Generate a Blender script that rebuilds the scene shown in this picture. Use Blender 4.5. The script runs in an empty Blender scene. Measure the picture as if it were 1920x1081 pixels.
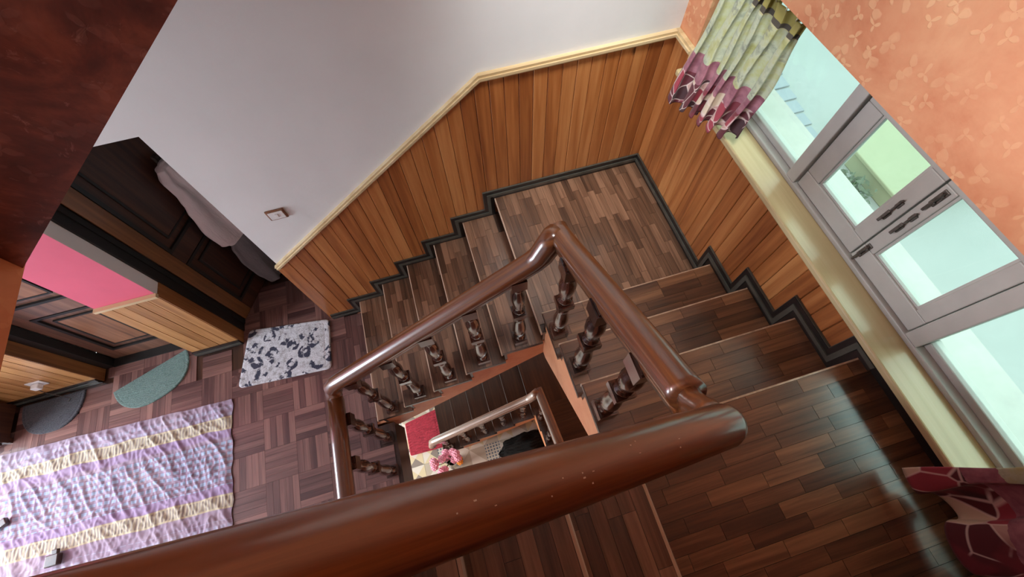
import bpy, bmesh, math, random
from mathutils import Vector, Matrix, noise
random.seed(7)
S = bpy.context.scene
COL = S.collection
# ------------------------------------------------------------------ camera
CAM_C = Vector((-1.29786, -1.69829, 2.20664))
CAM_R = ((0.95844856, -0.28383643, -0.02851729),
         (-0.26774751, -0.86059275, -0.43323364),
         (0.09842572, 0.42286759, -0.90083038))
FPX = 802.726
cam = bpy.data.cameras.new('camera')
cam.sensor_width = 36.0
cam.lens = FPX / 1920 * 36
cam.shift_y = -0.0008
cam.clip_start = 0.01
co = bpy.data.objects.new('camera', cam)
COL.objects.link(co)
r0, r1, r2 = [Vector(v) for v in CAM_R]
M = Matrix((r0, -r1, -r2)).transposed().to_4x4()
M.translation = CAM_C
co.matrix_world = M
S.camera = co


def project(P):
    q = Vector(P) - CAM_C
    z = r2.dot(q)
    if z < .05:
        return None
    return (960 + FPX * r0.dot(q) / z, 539 + FPX * r1.dot(q) / z, z)


# ------------------------------------------------------------------ light
w = bpy.data.worlds.new('sky')
S.world = w
w.use_nodes = True
bg = w.node_tree.nodes['Background']
bg.inputs[0].default_value = (.82, .98, .96, 1)
bg.inputs[1].default_value = 2.2


def area(name, loc, target, sx, sy, power, color, spread=180):
    l = bpy.data.lights.new(name, 'AREA')
    l.shape = 'RECTANGLE'
    l.size, l.size_y, l.energy, l.color = sx, sy, power, color
    l.spread = math.radians(spread)
    o = bpy.data.objects.new(name, l)
    COL.objects.link(o)
    o.location = loc
    o.rotation_euler = (Vector(target) - Vector(loc)).to_track_quat('-Z', 'Y').to_euler()
    return o


area('sky_light_window', (1.35, -1.2, 2.6), (-.2, -1.2, .75), 2.6, 1.3, 75, (.86, 1.0, .99))
area('corner_fill_light', (-.80, -1.10, 3.9), (-.75, .10, .50), 1.0, .6, 15, (.97, 1.0, 1.0), 52)  # unseen fill lamp added to brighten the corner wall and landing
area('daylight_upper_hall', (-6.6, -.85, 3.0), (0, -.9, 2.0), 1.6, 2.2, 350, (1.0, 1.0, .98))
area('daylight_hall', (-6.6, -1.1, .3), (-2, -.9, -.9), 1.5, 1.8, 225, (.77, .88, 1.0))
area('daylight_ground_hall', (-6.0, -1.2, -2.4), (-1.6, -.9, -3.2), 2.4, 1.8, 270, (1.0, .95, .92))
S.view_settings.view_transform = 'Standard'
S.view_settings.look = 'None'
S.view_settings.gamma = 1
S.view_settings.use_curve_mapping = False
S.view_settings.exposure = 0.0

# ------------------------------------------------------------------ material helpers
def srgb(r, g, b):
    f = lambda c: (c / 255 / 12.92) if c / 255 <= .04045 else ((c / 255 + .055) / 1.055) ** 2.4
    return (f(r), f(g), f(b), 1)


class NT:
    def __init__(s, name):
        s.m = bpy.data.materials.new(name)
        s.m.use_nodes = True
        s.t = s.m.node_tree
        s.n = s.t.nodes
        s.p = s.n['Principled BSDF']
        s.out = s.n['Material Output']

    def new(s, typ, ins=None, **kw):
        n = s.n.new(typ)
        for k, v in kw.items():
            setattr(n, k, v)
        for k, v in (ins or {}).items():
            s.put(n.inputs[k], v)
        return n

    def put(s, sock, v):
        if hasattr(v, 'is_output'):
            s.t.links.new(v, sock)
        else:
            sock.default_value = v

    def math(s, op, a, b=0.0, c=0.0, clamp=False):
        n = s.new('ShaderNodeMath', operation=op, use_clamp=clamp)
        s.put(n.inputs[0], a); s.put(n.inputs[1], b); s.put(n.inputs[2], c)
        return n.outputs[0]

    def mix(s, f, a, b, blend='MIX'):
        n = s.new('ShaderNodeMix', data_type='RGBA', blend_type=blend)
        s.put(n.inputs[0], f); s.put(n.inputs[6], a); s.put(n.inputs[7], b)
        return n.outputs[2]

    def ramp(s, f, stops, interp='LINEAR'):
        n = s.new('ShaderNodeValToRGB')
        e = n.color_ramp.elements
        while len(e) < len(stops):
            e.new(.5)
        for i, (p, c) in enumerate(stops):
            e[i].position = p
            e[i].color = c if len(c) == 4 else (*c, 1)
        n.color_ramp.interpolation = interp
        s.put(n.inputs[0], f)
        return n.outputs[0]

    def coords(s, kind='Object', scale=(1, 1, 1), rnd=0.0):
        tc = s.new('ShaderNodeTexCoord')
        v = tc.outputs[kind]
        if rnd:
            oi = s.new('ShaderNodeObjectInfo')
            k = s.new('ShaderNodeVectorMath', operation='SCALE')
            s.put(k.inputs[0], (rnd, rnd * 1.7, rnd * 2.3)); s.put(k.inputs[3], oi.outputs['Random'])
            a = s.new('ShaderNodeVectorMath', operation='ADD')
            s.put(a.inputs[0], v); s.put(a.inputs[1], k.outputs[0])
            v = a.outputs[0]
        m = s.new('ShaderNodeMapping')
        s.put(m.inputs[0], v); s.put(m.inputs[3], scale)
        return m.outputs[0]

    def noise(s, vec, scale=5, detail=4, rough=.55, dist=0.0):
        n = s.new('ShaderNodeTexNoise', {'Scale': scale, 'Detail': detail, 'Roughness': rough, 'Distortion': dist})
        if vec is not None:
            s.put(n.inputs['Vector'], vec)
        return n.outputs[0]

    def bump(s, h, strength=.2, dist=.005):
        n = s.new('ShaderNodeBump', {'Strength': strength, 'Distance': dist})
        s.put(n.inputs['Height'], h)
        s.put(s.p.inputs['Normal'], n.outputs[0])

    def set(s, **kw):
        for k, v in kw.items():
            s.put(s.p.inputs[k.replace('_', ' ')], v)
        return s


def wood(name, dark, mid, light, axis, rough=.3, coat=.4, per_piece=0.0, fine=60, rnd=5.0, knots=False, space='Object'):
    """grain runs along axis; per_piece = how strongly pieces differ from each other"""
    n = NT(name)
    sc = [1, 1, 1]
    for i in range(3):
        sc[i] = .045 if i == axis else 1
    v = n.coords(space, tuple(sc), rnd)
    a = n.noise(v, fine, 5, .6, .6)
    b = n.noise(v, fine * .22, 3, .55, 1.6)
    g = n.math('ADD', n.math('MULTIPLY', a, .5), n.math('MULTIPLY', b, .55))
    if per_piece:
        oi = n.new('ShaderNodeObjectInfo')
        g = n.math('ADD', g, n.math('MULTIPLY', n.math('SUBTRACT', oi.outputs['Random'], .5), per_piece))
    col = n.ramp(g, [(.30, dark), (.52, mid), (.74, light)])
    if knots:
        sc2 = [1, 1, 1]; sc2[axis] = .45
        vo = n.new('ShaderNodeTexVoronoi', {'Scale': 4.2, 'Randomness': 1.0})
        n.put(vo.inputs['Vector'], n.coords('Object', tuple(sc2), rnd))
        k = n.ramp(vo.outputs['Distance'], [(.03, (1, 1, 1)), (.075, (0, 0, 0))])
        col = n.mix(k, col, tuple(c * .35 for c in dark[:3]) + (1,))
    n.set(Base_Color=col, Roughness=rough, Coat_Weight=coat, Coat_Roughness=.16)
    n.bump(a, .06, .002)
    return n.m


MAT = {}
MAT['pine'] = wood('varnished_pine', srgb(130, 70, 31), srgb(168, 101, 51), srgb(194, 130, 75), 2, .36, .4, .26, 46, knots=True)
MAT['pine_pale'] = wood('pale_pine', srgb(140, 92, 45), srgb(186, 134, 78), srgb(208, 160, 104), 2, .4, .3, .22, 46)
MAT['sill'] = wood('cream_varnished_sill', srgb(162, 140, 98), srgb(190, 170, 126), srgb(204, 186, 146), 1, .5, .3, 0, 30)
MAT['cap'] = wood('cream_moulding', srgb(170, 140, 98), srgb(206, 180, 136), srgb(222, 202, 164), 0, .4, .2, 0, 26)
MAT['strip_y'] = wood('stair_parquet_along_y', srgb(64, 43, 31), srgb(108, 77, 57), srgb(150, 112, 87), 1, .34, .75, .30, 70)
MAT['strip_x'] = wood('stair_parquet_along_x', srgb(56, 34, 22), srgb(94, 60, 40), srgb(136, 94, 64), 0, .34, .75, .30, 70)
MAT['floor_x'] = wood('hall_parquet', srgb(74, 48, 46), srgb(110, 78, 72), srgb(142, 104, 94), 0, .36, .5, .34, 60)
MAT['floor_y'] = wood('hall_plank', srgb(74, 48, 46), srgb(110, 78, 72), srgb(142, 104, 94), 1, .36, .5, .34, 60)
MAT['tread_base'] = wood('dark_tread', srgb(24, 13, 9), srgb(52, 31, 22), srgb(84, 54, 38), 1, .32, .3, 0, 40)
MAT['tread_base_x'] = wood('dark_tread_x', srgb(24, 13, 9), srgb(52, 31, 22), srgb(84, 54, 38), 0, .32, .3, 0, 40)
MAT['nosing'] = wood('nosing_edge_highlight', srgb(140, 108, 88), srgb(186, 154, 130), srgb(216, 190, 168), 1, .35, .3, 0, 40)  # pale colour paints the bright highlight along the tread edges
MAT['rail'] = wood('mahogany_rail', srgb(56, 26, 12), srgb(98, 54, 27), srgb(140, 88, 46), 0, .36, .9, 0, 70, space='UV')
MAT['baluster'] = wood('dark_turned_wood', srgb(30, 12, 8), srgb(58, 27, 17), srgb(84, 44, 28), 2, .22, .8, .2, 40)
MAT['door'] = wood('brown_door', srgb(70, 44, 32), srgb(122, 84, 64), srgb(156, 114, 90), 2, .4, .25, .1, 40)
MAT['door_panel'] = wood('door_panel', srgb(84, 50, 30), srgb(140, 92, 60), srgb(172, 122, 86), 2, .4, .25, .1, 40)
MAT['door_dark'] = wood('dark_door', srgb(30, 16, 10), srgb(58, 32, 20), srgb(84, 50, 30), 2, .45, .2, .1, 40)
MAT['door_edge'] = wood('brown_door_edge', srgb(70, 42, 20), srgb(108, 68, 34), srgb(136, 90, 48), 2, .5, .15, .1, 40)
MAT['stile_light'] = wood('light_door_edge', srgb(96, 58, 26), srgb(140, 90, 46), srgb(170, 116, 66), 2, .45, .2, .1, 40)


def plain(name, col, rough=.5, var=.12, scale=6, bump=0.0, coat=0.0, metallic=0.0, bscale=60):
    n = NT(name)
    v = n.coords('Object')
    f = n.noise(v, scale, 5, .6)
    dk = tuple(c * (1 - var) for c in col[:3]) + (1,)
    lt = tuple(min(1, c * (1 + var)) for c in col[:3]) + (1,)
    n.set(Base_Color=n.ramp(f, [(.3, dk), (.7, lt)]), Roughness=rough, Coat_Weight=coat, Metallic=metallic)
    if bump:
        n.bump(n.noise(v, bscale, 4, .6), bump, .004)
    return n.m


MAT['white_wall'] = plain('white_paint', srgb(226, 226, 223), .75, .05, 1.6, .12, bscale=40)
MAT['pink'] = plain('pink_paint', srgb(226, 100, 124), .6, .05, 3)
MAT['black_wood'] = plain('black_moulding', srgb(26, 23, 22), .3, .25, 20, coat=.5)
MAT['skirt_mid'] = plain('grey_green_moulding', srgb(74, 72, 64), .35, .2, 20, coat=.4)
MAT['black_frame'] = plain('black_door_frame', srgb(24, 22, 19), .5, .2, 12)
MAT['frame_grey'] = plain('grey_painted_frame', srgb(168, 164, 158), .5, .07, 9, .05)
MAT['frame_shadow'] = plain('dark_gap', srgb(40, 36, 33), .7)
MAT['iron'] = plain('dark_iron', srgb(92, 84, 78), .5, .45, 90, metallic=.5)
MAT['white_plastic'] = plain('white_plastic', srgb(228, 226, 222), .35, .03)
MAT['soffit'] = plain('plain_white_soffit', srgb(205, 196, 188), .8, .05)
MAT['chip'] = plain('pale_chip', srgb(190, 170, 150), .6)


def wallpaper(name, base, dark, light, leaf, amount=1.0, mottle=2.6, fleck=0.0):
    n = NT(name)
    v = n.coords('Object')
    f = n.noise(v, mottle, 6, .65, .8)
    f2 = n.noise(v, 14, 4, .6)
    g = n.math('ADD', n.math('MULTIPLY', f, .7), n.math('MULTIPLY', f2, .3))
    col = n.ramp(g, [(.32, dark), (.5, base), (.68, light)])
    # leaf sprigs: three petals around scattered points
    sep = n.new('ShaderNodeSeparateXYZ')
    n.put(sep.inputs[0], v)
    uv = n.new('ShaderNodeCombineXYZ')
    n.put(uv.inputs[0], sep.outputs[1]); n.put(uv.inputs[1], sep.outputs[2])
    add = n.math('ADD', sep.outputs[0], sep.outputs[1])
    n.put(uv.inputs[0], add)
    wn_ = n.new('ShaderNodeTexNoise', {'Scale': 16.0, 'Detail': 3.0}); n.put(wn_.inputs['Vector'], uv.outputs[0])
    wk = n.new('ShaderNodeVectorMath', operation='SCALE'); n.put(wk.inputs[0], wn_.outputs['Color']); wk.inputs[3].default_value = .035
    wa = n.new('ShaderNodeVectorMath', operation='ADD'); n.put(wa.inputs[0], uv.outputs[0]); n.put(wa.inputs[1], wk.outputs[0])
    wob = wa.outputs[0]
    masks = []
    for k, sc in enumerate((15.0, 11.0)):
        off = n.new('ShaderNodeVectorMath', operation='ADD')
        n.put(off.inputs[0], wob); n.put(off.inputs[1], (k * .37, k * .61, 0))
        vo = n.new('ShaderNodeTexVoronoi', {'Scale': sc, 'Randomness': .8}, voronoi_dimensions='2D')
        n.put(vo.inputs['Vector'], off.outputs[0])
        sc_v = n.new('ShaderNodeVectorMath', operation='SUBTRACT')
        n.put(sc_v.inputs[0], off.outputs[0]); n.put(sc_v.inputs[1], vo.outputs['Position'])
        s2 = n.new('ShaderNodeSeparateXYZ'); n.put(s2.inputs[0], sc_v.outputs[0])
        ang = n.math('ARCTAN2', s2.outputs[1], s2.outputs[0])
        s3 = n.new('ShaderNodeSeparateColor'); n.put(s3.inputs[0], vo.outputs['Color'])
        an = n.math('ADD', n.math('MULTIPLY', ang, 1.0 if k else 1.5), n.math('MULTIPLY', s3.outputs[0], 6.28))
        pet = n.math('ABSOLUTE', n.math('COSINE', an))
        rad = n.math('MULTIPLY', n.math('POWER', pet, 1.8), .36)
        dist = n.math('MULTIPLY', vo.outputs['Distance'], 1.0)
        m = n.math('SUBTRACT', rad, dist)
        m = n.ramp(n.math('MULTIPLY', m, 8), [(0.0, (0, 0, 0)), (.5, (1, 1, 1))])
        gate = n.math('GREATER_THAN', s3.outputs[1], .30)
        masks.append(n.math('MULTIPLY', m, gate))
    mk = n.math('MAXIMUM', masks[0], n.math('MULTIPLY', masks[1], .8))
    patch = n.ramp(n.noise(v, 3.1, 3), [(.40, (0, 0, 0)), (.6, (1, 1, 1))])
    mk = n.math('MULTIPLY', mk, n.math('ADD', n.math('MULTIPLY', patch, .7), .3))
    mk = n.math('MULTIPLY', mk, .55 * amount)
    if fleck:
        fk = n.ramp(n.noise(v, 24, 5, .7, 1.0), [(.60, (0, 0, 0)), (.72, (1, 1, 1))])
        col = n.mix(n.math('MULTIPLY', fk, fleck), col, leaf)
    col = n.mix(mk, col, leaf)
    n.set(Base_Color=col, Roughness=.55)
    n.bump(n.math('ADD', mk, n.math('MULTIPLY', f2, .6)), .35, .004)
    return n.m


MAT['orange_paper'] = wallpaper('orange_leaf_wallpaper', srgb(206, 138, 98), srgb(190, 110, 72), srgb(216, 156, 114), srgb(230, 182, 136))
MAT['orange_plain'] = wallpaper('orange_wallpaper_smooth', srgb(206, 136, 94), srgb(190, 112, 72), srgb(214, 148, 104), srgb(224, 168, 122), .3)
MAT['darkened_paper'] = wallpaper('darkened_mottled_wallpaper', srgb(112, 56, 42), srgb(62, 26, 18), srgb(164, 92, 66), srgb(196, 140, 122), .25, 7.0, .6)  # the orange paper darkened, its shade put into the colour

# ------------------------------------------------------------------ mesh helpers
def tag(o, label=None, cat=None, group=None, kind=None):
    for k, v in (('label', label), ('category', cat), ('group', group), ('kind', kind)):
        if v:
            o[k] = v
    return o


def empty(name, loc, label=None, cat=None, group=None, kind=None, rz=0.0):
    o = bpy.data.objects.new(name, None)
    o.empty_display_size = .05
    o.location = loc
    o.rotation_euler = (0, 0, rz)
    COL.objects.link(o)
    WP[o.name] = Vector(loc)
    return tag(o, label, cat, group, kind)


WP = {}


def put(name, me, parent=None, loc=(0, 0, 0), rot=None):
    """link mesh at WORLD position loc (unrotated parents)"""
    o = bpy.data.objects.new(name, me)
    COL.objects.link(o)
    wl = Vector(loc)
    WP[o.name] = wl
    if parent is not None:
        o.parent = parent
        o.location = wl - WP[parent.name]
    else:
        o.location = wl
    if rot:
        o.rotation_euler = rot
    return o


def mesh(name, verts, faces, mats, fm=None, smooth=False):
    me = bpy.data.meshes.new(name)
    me.from_pydata([tuple(v) for v in verts], [], faces)
    if not isinstance(mats, (list, tuple)):
        mats = [mats]
    for m in mats:
        me.materials.append(MAT[m] if isinstance(m, str) else m)
    bm = bmesh.new(); bm.from_mesh(me)
    bmesh.ops.recalc_face_normals(bm, faces=bm.faces)
    bm.to_mesh(me); bm.free()
    if fm:
        for p, i in zip(me.polygons, fm):
            p.material_index = i
    if smooth:
        for p in me.polygons:
            p.use_smooth = True
    me.update()
    return me


BOXF = [(0, 3, 2, 1), (4, 5, 6, 7), (0, 1, 5, 4), (1, 2, 6, 5), (2, 3, 7, 6), (3, 0, 4, 7)]
_bc = {}


def boxv(a, b):
    (x0, y0, z0), (x1, y1, z1) = a, b
    return [(x0, y0, z0), (x1, y0, z0), (x1, y1, z0), (x0, y1, z0), (x0, y0, z1), (x1, y0, z1), (x1, y1, z1), (x0, y1, z1)]


def box_mesh(dx, dy, dz, mat):
    """box centred in x,y with its base at z=0, shared between alike pieces"""
    k = (round(dx, 4), round(dy, 4), round(dz, 4), mat)
    if k not in _bc:
        _bc[k] = mesh('box', boxv((-dx / 2, -dy / 2, 0), (dx / 2, dy / 2, dz)), BOXF, mat)
    return _bc[k]


def box(name, a, b, mat, parent=None):
    a2 = [min(a[i], b[i]) for i in range(3)]
    b2 = [max(a[i], b[i]) for i in range(3)]
    return put(name, box_mesh(b2[0] - a2[0], b2[1] - a2[1], b2[2] - a2[2], mat), parent,
               ((a2[0] + b2[0]) / 2, (a2[1] + b2[1]) / 2, a2[2]))


def bev(o, width=.004, seg=2):
    m = o.modifiers.new('soft_edge', 'BEVEL')
    m.width, m.segments, m.limit_method = width, seg, 'ANGLE'
    return o


def boxes(name, lst, mat, parent=None, org=(0, 0, 0)):
    vs, fs, fm = [], [], []
    mats = []
    for it in lst:
        a, b = it[0], it[1]
        m = it[2] if len(it) > 2 else mat
        if m not in mats:
            mats.append(m)
        n = len(vs)
        a2 = [min(a[i], b[i]) - org[i] for i in range(3)]
        b2 = [max(a[i], b[i]) - org[i] for i in range(3)]
        vs += boxv(a2, b2)
        fs += [tuple(i + n for i in f) for f in BOXF]
        fm += [mats.index(m)] * 6
    return put(name, mesh(name, vs, fs, mats, fm), parent, org)


def prism(name, poly, axis, a0, a1, mat, parent=None, org=(0, 0, 0)):
    """poly in the two other axes (order x,y,z without axis) extruded from a0 to a1"""
    def P(q, a):
        if axis == 0:
            v = (a, q[0], q[1])
        elif axis == 1:
            v = (q[0], a, q[1])
        else:
            v = (q[0], q[1], a)
        return tuple(v[i] - org[i] for i in range(3))
    n = len(poly)
    vs = [P(q, a0) for q in poly] + [P(q, a1) for q in poly]
    fs = [tuple(range(n - 1, -1, -1)), tuple(range(n, 2 * n))] + [(i, (i + 1) % n, n + (i + 1) % n, n + i) for i in range(n)]
    return put(name, mesh(name, vs, fs, mat), parent, org)


def sweep(name, path, prof, mat, parent=None, org=(0, 0, 0), cap=True):
    """sweep a closed profile (side, up) along a polyline, mitred, keeping 'up' near +Z"""
    path = [Vector(p) for p in path]
    n, k = len(path), len(prof)
    vs, fs = [], []
    for i, p in enumerate(path):
        if i == 0:
            t = (path[1] - p).normalized()
        elif i == n - 1:
            t = (p - path[i - 1]).normalized()
        else:
            t = ((path[i + 1] - p).normalized() + (p - path[i - 1]).normalized())
            t = t.normalized() if t.length > 1e-5 else (p - path[i - 1]).normalized()
        up = Vector((0, 0, 1))
        if abs(t.z) > .93:
            up = Vector((-t.x, -t.y, .2)).normalized() if abs(t.x) + abs(t.y) > 1e-3 else Vector((0, 1, 0))
        side = t.cross(up).normalized()
        u = side.cross(t).normalized()
        for a, b in prof:
            vs.append(p + side * a + u * b - Vector(org))
    for i in range(n - 1):
        for j in range(k):
            j2 = (j + 1) % k
            fs.append((i * k + j, i * k + j2, (i + 1) * k + j2, (i + 1) * k + j))
    if cap:
        fs.append(tuple(range(k - 1, -1, -1)))
        fs.append(tuple((n - 1) * k + j for j in range(k)))
    me = mesh(name, vs, fs, mat, smooth=True)
    rail_uv(me, path, org)
    return put(name, me, parent, org)


def rail_uv(me, path, org):
    """u = length along the path, v = side offset, so grain follows the rail"""
    ul = me.uv_layers.new(name='uv')
    acc = [0.0]
    for a, b in zip(path[:-1], path[1:]):
        acc.append(acc[-1] + (b - a).length)
    k = len(me.vertices) // len(path)
    o = Vector(org)
    for l in me.loops:
        i = min(l.vertex_index // k, len(path) - 1)
        d = me.vertices[l.vertex_index].co + o - path[i]
        ul.data[l.index].uv = (acc[i], d.x * .8 + d.y * 1.1 + d.z * 1.3)


def smooth_path(pts, it=2):
    pts = [Vector(p) for p in pts]
    for _ in range(it):
        q = [pts[0]]
        for a, b in zip(pts[:-1], pts[1:]):
            q += [a.lerp(b, .25), a.lerp(b, .75)]
        q.append(pts[-1])
        pts = q
    return pts


def circ(r, n=8):
    return [(r * math.cos(2 * math.pi * i / n), r * math.sin(2 * math.pi * i / n)) for i in range(n)]


# ------------------------------------------------------------------ the stair's measures
H = .17
L1, G1, W1 = .9845, .2332, .972
L2, G2, W2 = .922, .2317, .969
HW, KX, EX, HL = .853, .9944, 2.42, .945
ZF = -6 * H            # hall floor
STOREY = 16 * H
PLAT = 4 * H
YP = -L2 - 3 * G2      # platform edge
X3, G3 = -.98, .248    # first nosing of the third flight
YI = -1.64             # inner edge of the third flight
YN = -2.70             # near wall
WELL_X = -2.08
TT = .03               # tread thickness

# ------------------------------------------------------------------ the setting
def wall_piece(name, lst, mat):
    return tag(boxes(name, lst, mat), kind='structure')


ZB, ZT = -STOREY + ZF, 4.5
tag(boxes('wall_back', [((-EX, 0, ZB), (.0, .15, ZT)), ((-3.146, 0, HL), (-EX, .15, ZT))], 'white_wall'), kind='structure')
# wall beyond the openings: pink front, white jamb
def hall_wall(name, x0, x1, z0, z1):
    o = boxes(name, [((x0, 0, z0), (x1, .15, z1))], 'white_wall')
    o.data.materials.append(MAT['pink'])
    for p in o.data.polygons:
        if p.normal.y < -.5:
            p.material_index = 1
    return tag(o, kind='structure')


hall_wall('wall_hall', -3.496, -3.146, ZF, ZT)
hall_wall('wall_hall_lintel', -4.21, -3.496, HL, ZT)
hall_wall('wall_hall_far', -7.0, -4.21, ZF, ZT)
# window wall with its opening
WY0, WY1, WZ0, WZ1 = -.154, -2.52, .765, 1.28
wall_piece('wall_window', [((0, 0.15, ZB), (.26, YN, WZ0)), ((0, .15, WZ1), (.26, YN, ZT)),
                           ((0, .15, WZ0), (.26, WY0, WZ1)), ((0, WY1, WZ0), (.26, YN, WZ1))], 'orange_paper')
wall_piece('wall_near', [((-2.3, YN, ZB), (.26, YN - .15, ZT))], 'darkened_paper')  # paper colour darkened to hold down bounce light
wall_piece('wall_upper_light_stop', [((-7, -1.74, STOREY + ZF), (-2.42, -1.66, ZT))], 'darkened_paper')  # unseen partition added to keep upper hall light off the platform
wall_piece('wall_hall_near', [((-7, -3.4, ZB), (-2.3, -3.55, ZT)), ((-2.45, -3.4, ZB), (-2.3, YN - .15, ZT))], 'white_wall')
wall_piece('wall_room_back', [((-4.4, 2.2, ZF), (-2.0, 2.3, 1.4)), ((-2.1, .15, ZF), (-2.0, 2.2, 1.4)), ((-4.4, .15, ZF), (-4.3, 2.2, 1.4))], 'white_wall')
wall_piece('wall_left', [((-7.1, -3.55, ZB), (-7.0, .15, ZT))], 'white_wall')
wall_piece('ceiling', [((-7, -3.55, ZT), (.26, .15, ZT + .1)), ((-4.4, .15, 1.4), (-2.0, 2.3, 1.5))], 'soffit')

# upper floor slab (fascia papered) and the stair flight continuing upward
us = boxes('floor_upper', [((-7, -3.4, STOREY + ZF - .30), (-2.23, 0, STOREY + ZF))], 'soffit')
us.data.materials.append(MAT['orange_plain'])
for p in us.data.polygons:
    if p.normal.x > .5:
        p.material_index = 1
tag(us, kind='structure')

# hall floor slab with parquet
fl = boxes('floor', [((-7, -3.4, ZF - .30), (WELL_X, -W1, ZF - .004)), ((-7, -W1, ZF - .30), (-2.23, 0, ZF - .004)),
                     ((-4.3, 0, ZF - .30), (-2.1, 2.2, ZF - .004))], 'tread_base')
tag(fl, kind='structure')


RUG = (-3.18, -2.46, -.43, .0)
def hidden_on_floor(x, y):
    if -5.4 < x < -3.25 and -1.5 < y < -.46:
        return True
    if -3.14 < x < -2.5 and -.37 < y < -.05:
        return True
    return False


def parquet_floor():
    blk, n = .225, 5
    sw = blk / n
    cand = []
    ix = 0
    x = WELL_X - .03
    while x - blk > -5.3:
        iy = 0
        y = .45
        while y - blk > -1.9:
            alt = (ix + iy) % 2
            for k in range(n):
                if alt:
                    c = (x - blk / 2, y - sw * (k + .5)); dx, dy = blk, sw
                else:
                    c = (x - sw * (k + .5), y - blk / 2); dx, dy = sw, blk
                inside = True
                if c[1] + dy / 2 > -.012:
                    inside = (-3.13 < c[0] < -2.44) or (-4.2 < c[0] < -3.51 and c[1] < .12)
                if ix == 0 and c[1] > -.9:
                    inside = False
                if c[0] + dx / 2 > -L1 - 5 * G1 - .005 and c[1] + dy / 2 > -W1:
                    inside = False
                if inside:
                    q = project((c[0], c[1], ZF))
                    vis = q and 0 < q[0] < 1920 and 0 < q[1] < 1081 and not hidden_on_floor(*c) and not (q[1] > 980 - (q[0] - 400) * .25)
                    cand.append((0 if vis else 1, (Vector((c[0], c[1], ZF)) - CAM_C).length, c, alt))
            y -= blk; iy += 1
        x -= blk; ix += 1
    cand.sort(key=lambda t: (t[0], t[1]))
    pm = box_mesh(blk - .0015, sw - .0012, .006, 'floor_x')
    rest = []
    for i, (h, d, c, alt) in enumerate(cand):
        if i < 300:
            put('parquet_strip', pm, fl, (c[0], c[1], ZF - .005 + random.uniform(0, .0008)), None if alt else (0, 0, math.pi / 2))
        else:
            a, b = (blk, sw) if alt else (sw, blk)
            rest.append(((c[0] - a / 2 + .0007, c[1] - b / 2 + .0006, ZF - .005), (c[0] + a / 2 - .0007, c[1] + b / 2 - .0006, ZF + .001)))
    o = boxes('parquet_rest', rest, 'floor_rest', fl)
    tag(o, kind='stuff')


# material for the joined remainder: colour varies by position
def rest_mat():
    n = NT('hall_parquet_far')
    v = n.coords('Object')
    vo = n.new('ShaderNodeTexVoronoi', {'Scale': 22.0})
    n.put(vo.inputs['Vector'], v)
    s3 = n.new('ShaderNodeSeparateColor'); n.put(s3.inputs[0], vo.outputs['Color'])
    g = n.math('ADD', n.math('MULTIPLY', s3.outputs[0], .6), n.math('MULTIPLY', n.noise(v, 60, 3), .35))
    n.set(Base_Color=n.ramp(g, [(.2, srgb(74, 48, 46)), (.5, srgb(110, 78, 72)), (.85, srgb(140, 102, 92))]), Roughness=.33, Coat_Weight=.35, Coat_Roughness=.12)
    return n.m


MAT['floor_rest'] = rest_mat()
parquet_floor()


# ------------------------------------------------------------------ stairs
def strips(parent, x0, x1, y0, y1, z, along, width=.044, length=.21, mat=None, seed=0):
    """parquet strips as sub-parts, laid in rows along 'x' or 'y' with staggered joints"""
    rnd = random.Random(seed)
    mat = mat or ('strip_x' if along == 'x' else 'strip_y')
    a0, a1, b0, b1 = (x0, x1, y0, y1) if along == 'x' else (y0, y1, x0, x1)
    nr = max(1, round((b1 - b0) / width))
    rw = (b1 - b0) / nr
    for r in range(nr):
        b = b0 + rw * (r + .5)
        a = a0
        first = round(length * rnd.choice((.35, .5, .65, .8, 1)), 3)
        while a < a1 - .01:
            l = first if a == a0 else length
            if a1 - (a + l) < .06:
                l = a1 - a
            l = min(l, a1 - a)
            c = a + l / 2
            if along == 'x':
                m, loc = box_mesh(l - .0012, rw - .0012, .004, mat), (c, b, z - .003 + rnd.uniform(0, .0006))
            else:
                m, loc = box_mesh(rw - .0012, l - .0012, .004, mat), (b, c, z - .003 + rnd.uniform(0, .0006))
            put('parquet_strip', m, parent, loc)
            a += l


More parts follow.
